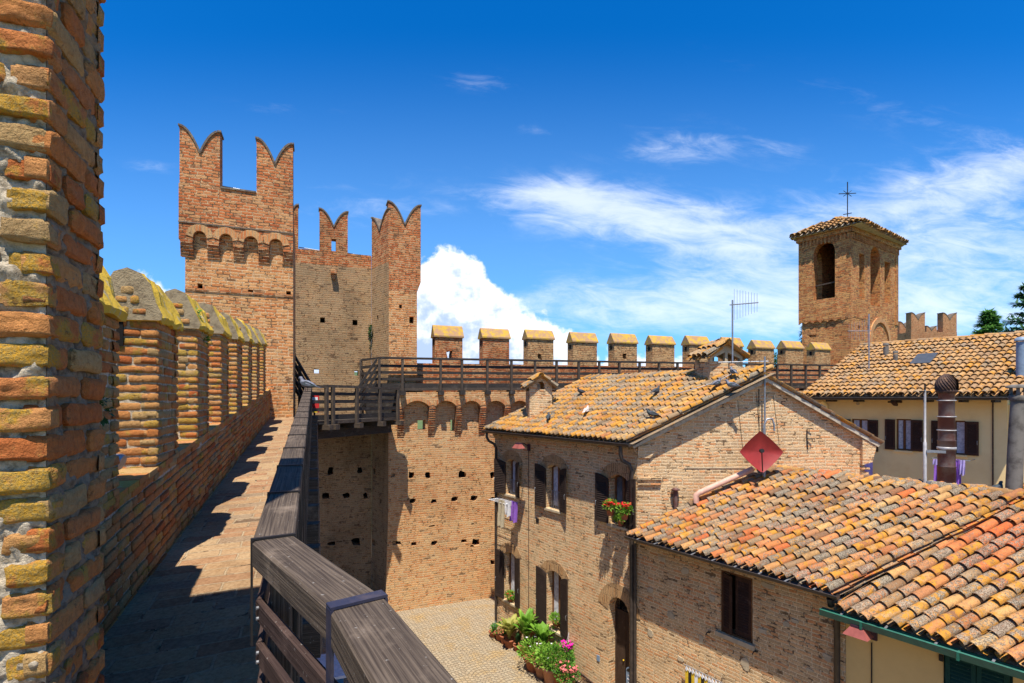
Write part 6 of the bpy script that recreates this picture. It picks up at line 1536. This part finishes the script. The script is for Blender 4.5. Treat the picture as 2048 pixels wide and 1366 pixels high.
for x, y, hd, lab, mt in ((1162, 790, 200, 'grey pigeon beside the roof hatch at far end of the lichened roof', 'pigeon_dark'), (1313, 789, 40, 'hunched dark pigeon high on the lichened roof, left of the wide chimney', 'pigeon_dark'),
                          (1434, 775, 30, 'grey pigeon just below the wide ridge chimney, its left neighbour standing lower', 'pigeon_grey'), (1463, 779, 150, 'grey pigeon nearest the gable edge below the ridge', 'pigeon_grey'),
                          (1097, 840, 80, 'dark pigeon at the foot of the narrow chimney', 'pigeon_dark'), (1173, 828, 60, 'pale white and buff pigeon in the middle of the lichened roof', 'pigeon_pale'),
                          (1303, 836, 155, 'dark pigeon low on the lichened roof near the eaves', 'pigeon_dark')):
    build_pigeon(on_plane(x, y, OA, NA), hd, lab, mt, 1.0)
build_pigeon(ray(1466, 752, 12.6), 90, 'pigeon perched on the cable against the wide ridge chimney', 'pigeon_grey', 1.)
iy = min(range(len(far)), key=lambda i: abs(far[i].y-10.6)); build_pigeon(Vector((far[iy].x-.01, far[iy].y, far[iy].z+.005)), 165, 'blue grey pigeon standing on the handrail of the wall walk', 'pigeon_grey', 1.25)
build_pigeon(ray(1995, 988, 9.15), 20, 'pigeon with green neck on the ridge beside concrete chimney', 'pigeon_dark', .95)

# ================================================================ lamps on the walls
def wall_lamp(fr, px_m, py_m, px_s, py_s, cs, label, s_=1.):
    t = thing('wall_lamp', (0, 0, 0), label, 'lamp'); a, b = fr.on(px_m, py_m); a2, b2 = fr.on(px_s, py_s, cs); w_, d_ = .17*s_, .13*s_
    q = fr.p(a, b, .0)
    m = MB(); m.fbox(fr, a-.05*s_, a+.05*s_, b-.13*s_, b+.08*s_, .001, .05); m.build('bracket', 'lamp_dark', t)
    m = MB(); m.tube([fr.p(a, b, .04), fr.p(a+(a2-a)*.3, b+.10*s_, cs*.4), fr.p(a2, b2+.10*s_, cs)], .018, 6); m.build('arm', 'lamp_dark', t)
    m = MB(); lo = [(a2-w_, cs-d_), (a2+w_, cs-d_), (a2+w_, cs+d_), (a2-w_, cs+d_)]; hi = [(a2-w_*.55, cs-d_*.5), (a2+w_*.55, cs-d_*.5), (a2+w_*.55, cs+d_*.5), (a2-w_*.55, cs+d_*.5)]
    m.add([fr.p(x, b2-.05*s_, y) for x, y in lo]+[fr.p(x, b2+.07*s_, y) for x, y in hi], [(0, 1, 5, 4), (1, 2, 6, 5), (2, 3, 7, 6), (3, 0, 4, 7), (4, 5, 6, 7)]); m.build('shade', 'lamp_red', t)
    m = MB(); m.fbox(fr, a2-w_*.5, a2+w_*.5, b2+.072*s_, b2+.11*s_, cs-d_*.45, cs+d_*.45); m.build('housing', 'lamp_dark', t)
    base(t, q); return t
wall_lamp(FH, 1059, 893, 1037, 893, .55, 'small dusty red street lamp under the eaves of the tall brick house', 1.)
FHB = Fr(FH.p(0, 0, SETB), t=(SD.x, SD.y)); FHB.o = FH.p(0, 0, SETB)
wall_lamp(FHB, 1748, 1262, 1716, 1264, .40, 'dusty red and dark street lamp on the yellow wall below the green gutter', 1.05)
m = MB(); a, b = FHB.on(1744, 1285); m.tube([FHB.p(a, b, .012), FHB.p(a, b-1.4, .012)], .010, 5); m.build('cable', 'metal_black', hC).location = -hC.location

# ================================================================ laundry
def hung(fr, px0, px1, y0, y1, c_, mat, name, label, group=None, flare=.0, n=7, cat='clothing', shape=None):
    a0, _ = fr.on(px0, y0, c_); a1, _ = fr.on(px1, y0, c_); zt8 = fr.Z(px0, y0, c_); zb8 = fr.Z(px0, y1, c_); m = MB(); R = 8; vs = []
    for j in range(R+1):
        v = j/R; sh_ = shape(v) if shape else (0, 1)
        for i in range(n+1):
            u = sh_[0]+(sh_[1]-sh_[0])*i/n; vs.append(fr.p(a0+(a1-a0)*u, zt8+(zb8-zt8)*v+.03*math.sin(u*9)*v, c_+.035*math.sin(u*11+v*2)*(.3+v)))
    k = n+1; fs = [(j*k+i, j*k+i+1, (j+1)*k+i+1, (j+1)*k+i) for j in range(R) for i in range(n)]
    m.add(vs, fs, 0, None, True); m.add([v-fr.n*.008 for v in vs], [f[::-1] for f in fs], 0, None, True)
    rim = list(range(k))+[j*k+n for j in range(1, R+1)]+[R*k+i for i in range(n-1, -1, -1)]+[j*k for j in range(R-1, 0, -1)]
    nv = len(vs); m.add([vs[q] for q in rim]+[vs[q]-fr.n*.008 for q in rim], [(i, (i+1) % len(rim), len(rim)+(i+1) % len(rim), len(rim)+i) for i in range(len(rim))])
    o = m.build(name, mat); return tag(o, label, cat, group)
rk = thing('drying_rack', (0, 0, 0), 'small white clothes rack under the top left window of the tall brick house', 'clothes rack')
m = MB(); a0_, z0_ = FH.on(1000, 996, .1); 
for k in range(6):
    cc0 = .08+.08*k; m.tube([FH.p(a0_-.10, z0_-.02, cc0), FH.p(a0_+.85, z0_-.02, cc0)], .006, 5)
m.tube([FH.p(a0_-.10, z0_-.02, .0), FH.p(a0_-.10, z0_-.02, .50)], .008, 5); m.tube([FH.p(a0_+.85, z0_-.02, .0), FH.p(a0_+.85, z0_-.02, .50)], .008, 5); m.build('frame', 'white_paint', rk); base(rk, FH.p(a0_+.3, z0_, 0))
GL = 'clothes hanging below the top left window'
hung(FH, 997, 1008, 998, 1052, .48, 'beige_cloth', 'trousers', 'beige trousers hanging at the left of the clothes rack', GL, shape=lambda v: (0, 1))
hung(FH, 1009, 1021, 999, 1030, .40, 'white_cloth', 't_shirt', 'white t-shirt hanging in the middle of the clothes rack', GL, shape=lambda v: (-.15, 1.15) if v < .3 else (.1, .95))
hung(FH, 1021, 1034, 1001, 1042, .24, 'violet_cloth', 't_shirt', 'violet shirt hanging behind the white one on the rack', GL)
for i, (x0, x1, y0, y1, mt, nm, lb, g) in enumerate(((1738, 1745, 917, 943, 'lilac_cloth', 'towel', 'lilac towel hanging just right of the brick gable end', None), (1866, 1876, 918, 930, 'lilac_cloth', 'cloth', 'short lilac cloth hanging left of the rusty flue', 'laundry under the rear yellow house windows'),
                                              (1868, 1880, 930, 975, 'violet_cloth', 'cloth', 'long violet cloth partly hidden by the rusty flue', 'laundry under the rear yellow house windows'), (1908, 1922, 918, 968, 'violet_cloth', 'dress', 'violet dress hanging right of the rusty flue', 'laundry under the rear yellow house windows'), (1920, 1930, 920, 950, 'lilac_cloth', 'cloth', 'lilac cloth at the right end of the washing line', 'laundry under the rear yellow house windows'))):
    if i == 0: hung(FDh, x0-18, x1, y0-8, y1+12, .3, mt, nm, lb, g)
    else: hung(FDh, x0, x1, y0, y1, .55+.04*i, mt, nm, lb, g, shape=(lambda v: (.2-.2*v, .8+.3*v)) if nm == 'dress' else None)
t = thing('drying_rack', (0, 0, 0), 'wall mounted washing line below the right window of the rear yellow house', 'clothes rack')
m = MB(); a, b = FDh.on(1866, 916, .55); a9, b9 = FDh.on(1940, 921, .55)
for cc0 in (.45, .56, .67): m.tube([FDh.p(a, b, cc0), FDh.p(a9, b, cc0)], .006, 5)
m.tube([FDh.p(a9, b, 0), FDh.p(a9, b, .7)], .012, 5); m.tube([FDh.p(a, b, 0), FDh.p(a, b, .7)], .012, 5); m.build('frame', 'metal_grey', t); base(t, FDh.p(a, b, 0))

# ================================================================ banner and plaques
bn = thing('striped_banner', (0, 0, 0), 'yellow, white and black striped banner hanging low on the brick wall', 'banner')
a0_, b0_ = FHB.on(1370, 1330, .12); a1_ = FHB.A(1442, .12); nst = 11
for k in range(nst):
    x0 = a0_+(a1_-a0_)*k/nst; x1 = a0_+(a1_-a0_)*(k+1)/nst-.004; P = []
    m = MB(); m.prism(FHB, [(x0, b0_-1.2), (x1, b0_-1.2), (x1, b0_-.10), ((x0+x1)/2, b0_-.05), (x0, b0_-.10)], .10, .112)
    m.build('stripe', ('yellow_paint', 'black_paint', 'yellow_paint', 'white_paint')[k % 4], bn)
for k in range(nst):
    x0 = a0_+(a1_-a0_)*(k+.5)/nst; m = MB(); m.prism(FHB, ragged(FHB, 0, 0, .04, .04, rz) and [(x0-.035, b0_-.07), (x0, b0_-.12), (x0+.035, b0_-.07), (x0, b0_-.0)], .113, .125); m.build('fringe', 'white_paint', bn)
m = MB(); m.tube([FHB.p(a0_-.03, b0_, .11), FHB.p(a1_+.03, b0_, .11)], .012, 6); m.build('rod', 'metal_grey', bn)
base(bn, FHB.p(a0_, b0_, .1))
pq = thing('wall_plaque', (0, 0, 0), 'blue grey enamel plaque with arched top right of the arched door', 'sign')
a, b = FH.on(1261, 1352); m = MB(); m.prism(FH, arched(a-.115, a+.115, b-.34, b+.14, b+.22, 8), .006, .03); m.build('plate', 'blue_sign', pq)
m = MB(); m.prism(FH, arched(a-.10, a+.10, b+.10, b+.12, b+.19, 8), .031, .034); m.build('emblem', 'black_paint', pq)
for k in range(4):
    m = MB(); m.fbox(FH, a-.075+.02*(k % 2), a+.07, b-.28+.09*k, b-.25+.09*k, .031, .034); m.build('lettering', 'white_paint', pq)
base(pq, FH.p(a, b, .0))
gr = thing('iron_grille', (0, 0, 0), 'dark iron lattice panel leaning on the house wall beside the pots', 'grille')
q0g, q1g = FH.A(1158), FH.A(1200); zg_ = FH.Z(1165, 1337)
m = MB(); 
for a_, b_, c_, d_ in ((q0g, zg_, q1g, zg_-.10), (q0g, zg_, q0g, GZ+.02), (q1g, zg_-.10, q1g, GZ+.02), (q0g, GZ+.03, q1g, GZ+.03)):
    m.bar(FH.p(a_, b_, .16), FH.p(c_, d_, .18), .03, .03, up=tuple(FH.n))
m.build('frame', 'rust_dark', gr)
m = MB(); n = 9
for k in range(n):
    x = q0g+(q1g-q0g)*(k+.5)/n; m.tube([FH.p(x, zg_-.03-.1*(k+.5)/n, .17), FH.p(min(q1g, x+.25), GZ+.3, .17), FH.p(x, GZ+.03, .17)], .008, 4)
    z = GZ+.05+(zg_-GZ-.1)*k/n; m.tube([FH.p(q0g, z, .17), FH.p(q1g, z+.08 if z+.08 < zg_-.1 else z, .17)], .008, 4)
m.build('lattice', 'rust_dark', gr); base(gr, FH.p(q0g, GZ, .17))

# ================================================================ potted plants
def pot(c_, r, h_, mat='terracotta', par_=None, name='pot'):
    m = MB(); m.lathe(c_, [(r*.68, 0), (r*.92, h_*.8), (r*1.08, h_*.8), (r*1.1, h_), (r*.96, h_), (r*.9, h_*.9), (.01, h_*.88)], 16); return m.build(name, mat, par_)
def plant(c_, r, h_, kind, label, mat='terracotta', lm='leaf_green', group='potted plants along the house wall', seed=0, flowers=None, hf=None, cat='plant', name='potted_plant'):
    rn = random.Random(seed); t = thing(name, (0, 0, 0), label, cat, group); c_ = Vector(c_); pot(c_, r, h_, mat, t); top = c_+Vector((0, 0, h_))
    m = MB()
    if kind == 'bush': leaves(m, top+Vector((0, 0, hf*.45)), (r*1.7, r*1.7, hf*.55), int(620*hf/.5), .085, rn)
    elif kind == 'big':
        for k in range(38):
            an = rn.uniform(0, 6.28); out_ = rn.uniform(.1, .42); d = Vector((math.cos(an), math.sin(an), 0)); s0_ = top+d*.04; L = hf*rn.uniform(.6, 1.05); sdv = Vector((-d.y, d.x, 0)); W_ = .075*rn.uniform(.8, 1.3); pts_ = []
            for j in range(7):
                v = j/6; cen = s0_+d*out_*v*v*1.2+Vector((0, 0, L*(v-.28*v*v*v))); ww = W_*math.sin(math.pi*min(1, max(.04, (v-.25)/.75)))+.006; pts_ += [cen-sdv*ww, cen+Vector((0, 0, -.015)), cen+sdv*ww]
            m.add(pts_, [(3*j+i, 3*j+i+1, 3*j+i+4, 3*j+i+3) for j in range(6) for i in range(2)], 0, (rn.random(), 0, 0))
    elif kind == 'spiky':
        for k in range(16):
            an = rn.uniform(0, 6.28); d = Vector((math.cos(an), math.sin(an), 0)); L = hf*rn.uniform(.6, 1.); sdv = Vector((-d.y, d.x, 0)); pts_ = []
            for j in range(5):
                v = j/4; cen = top+d*L*.45*v+Vector((0, 0, L*(v-.15*v*v))); ww = .045*(1-v)+.004 if j else .02; pts_ += [cen-sdv*ww, cen+sdv*ww]
            m.add(pts_, [(2*j, 2*j+1, 2*j+3, 2*j+2) for j in range(4)], 0, (rn.random(), 0, 0))
    elif kind == 'cactus':
        m.tube([top, top+Vector((0, 0, hf*.3)), top+Vector((.01, 0, hf*.75)), top+Vector((0, 0, hf))], [.05, .075, .06, .02], 10, 0, (.4, 0, 0)); leaves(m, top+Vector((0, 0, hf*.5)), (.08, .08, hf*.5), 150, .05, rn)
    m.build('foliage', lm, t, fix=False)
    if flowers:
        mat_f, nfl, sz = flowers; f = MB()
        for k in range(nfl):
            an = rn.uniform(0, 6.28); rr_ = rn.uniform(.2, 1.)*r*1.8; q = top+Vector((rr_*math.cos(an), rr_*math.sin(an), hf*rn.uniform(.45, 1.1)))
            for j in range(5):
                a2 = 2*math.pi*j/5; d = Vector((math.cos(a2), math.sin(a2), rn.uniform(.2, .9))).normalized(); s2 = Vector((-math.sin(a2), math.cos(a2), 0)); f.add([q, q+d*sz*.6+s2*sz*.35, q+d*sz, q+d*sz*.6-s2*sz*.35], [(0, 1, 2, 3)])
        f.build('flowers', mat_f, t, fix=False)
    base(t, c_); return t
def gp(px_, py_): d = Vector(((px_-CX)/FPX, 1, (HY-py_)/FPX)); return d*(GZ/d.z)
plant(gp(987, 1273), .15, .18, 'spiky', 'blue grey succulent at the far left of the pot row', 'terracotta', 'leaf_blue', seed=1, hf=.34)
plant(gp(1001, 1279), .19, .26, 'bush', 'low green plant in a wide terracotta pot, second from the far left', 'terracotta', 'leaf_green', seed=2, hf=.20)
plant(gp(1010, 1286), .17, .28, 'spiky', 'small plant in terracotta pot between low green and yellow leaved plants', 'terracotta', 'leaf_green', seed=22, hf=.2)
plant(gp(1018.5, 1294), .17, .27, 'big', 'tall yellow green leaved plant in a terracotta pot', 'terracotta', 'leaf_yellow', seed=3, hf=.85)
plant(gp(1036, 1301), .15, .20, 'cactus', 'dark green columnar plant in a shallow terracotta pot', 'terracotta', 'leaf_dark', seed=4, hf=.38)
plant(gp(1052, 1312), .22, .40, 'big', 'tall bright broad leaved plant at the back of the plant group', 'terracotta', 'leaf_bright', seed=5, hf=1.25)
plant(gp(1068, 1299)+Vector((.1, .05, 0)), .20, .55, 'bush', 'bushy dark green plant close to the wall behind the broad leaved one', 'terracotta', 'leaf_green', seed=6, hf=.75)
plant(gp(1086, 1330), .22, .45, 'big', 'broad leaved green plant at the middle of the plant group', 'terracotta', 'leaf_bright', seed=7, hf=1.0)
plant(gp(1068, 1339), .28, .36, 'bush', 'bushy bright green plant in a box at the front of the group', 'terracotta', 'leaf_bright', seed=8, hf=.50, flowers=('petal_white', 9, .05))
plant(gp(1086, 1352), .26, .36, 'bush', 'bright leafy shrub in front of the broad leaved plant', 'terracotta_pale', 'leaf_bright', seed=9, hf=.48, flowers=('petal_white', 6, .05))
plant(gp(1101, 1366), .24, .48, 'bush', 'leafy shrub in a pale terracotta pot nearest the viewer', 'terracotta_pale', 'leaf_bright', seed=10, hf=.55)
plant(gp(1118, 1368), .24, .40, 'bush', 'green shrub standing against the wall below the magenta flowers', 'terracotta', 'leaf_green', seed=14, hf=.65)
plant(gp(1134, 1385), .2, .35, 'bush', 'pot of pink flowers beside the iron lattice', 'terracotta', 'leaf_green', seed=11, hf=.35, flowers=('petal_pink', 26, .07))
def wallpot(px_, py_, c_, r, h_, label, seed, flowers=None, hf=.22, lm='leaf_bright', mat='terracotta', g=None, fr=FH, kind='bush'):
    a, b = fr.on(px_, py_, c_); return plant(fr.p(a, b, c_), r, h_, kind, label, mat, lm, g, seed, flowers, hf)
wallpot(1220.5, 1031, .30, .10, .16, 'red geranium in the left terracotta pot on the top right window', 31, ('petal_red', 42, .05), .20, g='flower pots on windows')
wallpot(1249, 1039, .30, .10, .16, 'red geranium in the right terracotta pot on the top right window', 32, ('petal_red', 42, .05), .20, g='flower pots on windows')
wallpot(1242, 1052, .0, .09, .13, 'small green plant on the sill behind the red geraniums', 35, None, .16, g='flower pots on windows')
wallpot(1021, 1203, -.02, .09, .10, 'bright green plant with red flowers on the lower left window sill', 33, ('petal_red', 9, .05), .22, g='flower pots on windows')
wallpot(1111, 1251, -.02, .10, .12, 'small terracotta pot with green plant on the lower right window sill', 34, None, .20, g='flower pots on windows')
hb2 = wallpot(1132.5, 1312, .20, .11, .12, 'magenta flowers in a hanging basket on the house wall', 36, ('petal_magenta', 60, .07), .20, mat='stone', g=None)
m = MB(); a, b = FH.on(1132.5, 1306, .20)
for dx in (-.09, .09): m.tube([FH.p(a+dx, b, .20), FH.p(a, b+.55, .10)], .005, 4)
o_ = m.build('hanger', 'white_paint', hb2); o_.location = -hb2.location

# ================================================================ booth glimpsed through the near railing
vb = thing('street_stall', (0, 0, 0), 'small white topped stall with blue side, glimpsed through the near railing', 'stall')
q = gp(655, 1262); q = Vector((-5.0, 12.8, GZ))
m = MB(); m.box(q.x, q.y, GZ+1.0, 1.5, 1.3, .06, .35); m.build('table_top', 'white_paint', vb)
m = MB(); m.box(q.x, q.y, GZ+.5, 1.35, 1.15, .9, .35); m.build('counter', 'blue_paint', vb)
base(vb, (q.x, q.y, GZ))

# ================================================================ trees beyond the walls
def conifer(x, y, z0, h_, r, label, seed, mat='needle', droop=.25, levels=26, per=9, flat=False, leafs=15, ls=.34):
    rn = random.Random(seed); t = thing('conifer_tree', (0, 0, 0), label, 'tree', None); b = Vector((x, y, z0))
    m = MB(); m.tube([b, b+Vector((0, 0, h_*.5)), b+Vector((.05, 0, h_*.98))], [.28, .16, .02], 8); m.build('trunk', 'bark', t)
    fo = MB(); br_ = MB()
    for k in range(levels):
        v = (k+.5)/levels; z = h_*(.22+.78*v); R = r*(1-v)**.8*rn.uniform(.75, 1.12)+.1
        for j in range(per):
            if rn.random() < .12: continue
            an = rn.uniform(0, 6.28); d = Vector((math.cos(an), math.sin(an), 0)); L = R*rn.uniform(.6, 1.1); p0 = b+Vector((0, 0, z)); p1 = p0+d*L+Vector((0, 0, (-droop if not flat else .12)*L+rn.uniform(-.1, .1)))
            br_.tube([p0, p0.lerp(p1, .5)+Vector((0, 0, .06*L)), p1], [.035, .02, .006], 4, cap=False)
            for q in range(leafs):
                u = rn.uniform(.25, 1.05); c_ = p0.lerp(p1, u)+Vector((0, 0, .05)); dd = (d+Vector((rn.uniform(-.9, .9), rn.uniform(-.9, .9), rn.uniform(-.5, .5)))).normalized(); sdv = dd.cross(Vector((0, 0, 1))).normalized(); e = ls*rn.uniform(.6, 1.2); cc1 = c_+dd*e
                fo.add([c_-sdv*.05, c_+dd*e*.5-sdv*.085, cc1, c_+dd*e*.5+sdv*.085+Vector((0, 0, .03))], [(0, 1, 2, 3)], 0, (rn.random(), 0, 0))
    br_.build('branches', 'bark', t, fix=False); fo.build('crown', mat, t, fix=False); base(t, b); return t
p = ray(1976, 640, 42); conifer(p.x, p.y, GZ, 7.0-GZ+.2, 4.2, 'dark bushy conifer rising behind the yellow house roof', 61, levels=40, per=14, leafs=26, ls=.55)
p = ray(2058, 640, 36); conifer(p.x, p.y, GZ, 8.2-GZ, 4.6, 'blue green cedar with layered branches at the right edge', 62, 'needle_blue', flat=True, levels=20, per=15, leafs=34, ls=.46)
def broad(x, y, z0, h_, r, label, seed, mat='leaf_dark', n=2400, ls=.28):
    rn = random.Random(seed); t = thing('broadleaf_tree', (0, 0, 0), label, 'tree'); b = Vector((x, y, z0))
    m = MB(); m.tube([b, b+Vector((.1, 0, h_*.45)), b+Vector((0, .1, h_*.75))], [.3, .2, .08], 8)
    fo = MB()
    for k in range(16):
        an = rn.uniform(0, 6.28); q = b+Vector((math.cos(an)*r*rn.uniform(.1, .75), math.sin(an)*r*rn.uniform(.1, .75), h_*rn.uniform(.5, .92))); rr_ = r*rn.uniform(.28, .45)
        m.tube([b+Vector((0, 0, h_*.45)), q], [.08, .02], 5, cap=False); leaves(fo, q, (rr_, rr_, rr_*.8), n//16, ls, rn)
    m.build('trunk', 'bark', t); fo.build('crown', mat, t, fix=False); base(t, b)
p = ray(1612, 660, 33); conifer(p.x, p.y, GZ, ray(0, 651, 33).z-GZ, 1.3, 'slim green cypress tip showing left of the bell tower', 63, levels=30, per=10, leafs=12)
p = ray(1560, 700, 60); broad(p.x, p.y, GZ, ray(0, 699, 60).z-GZ+.6, 2.6, 'round green tree between the merlons beyond the wall', 64)
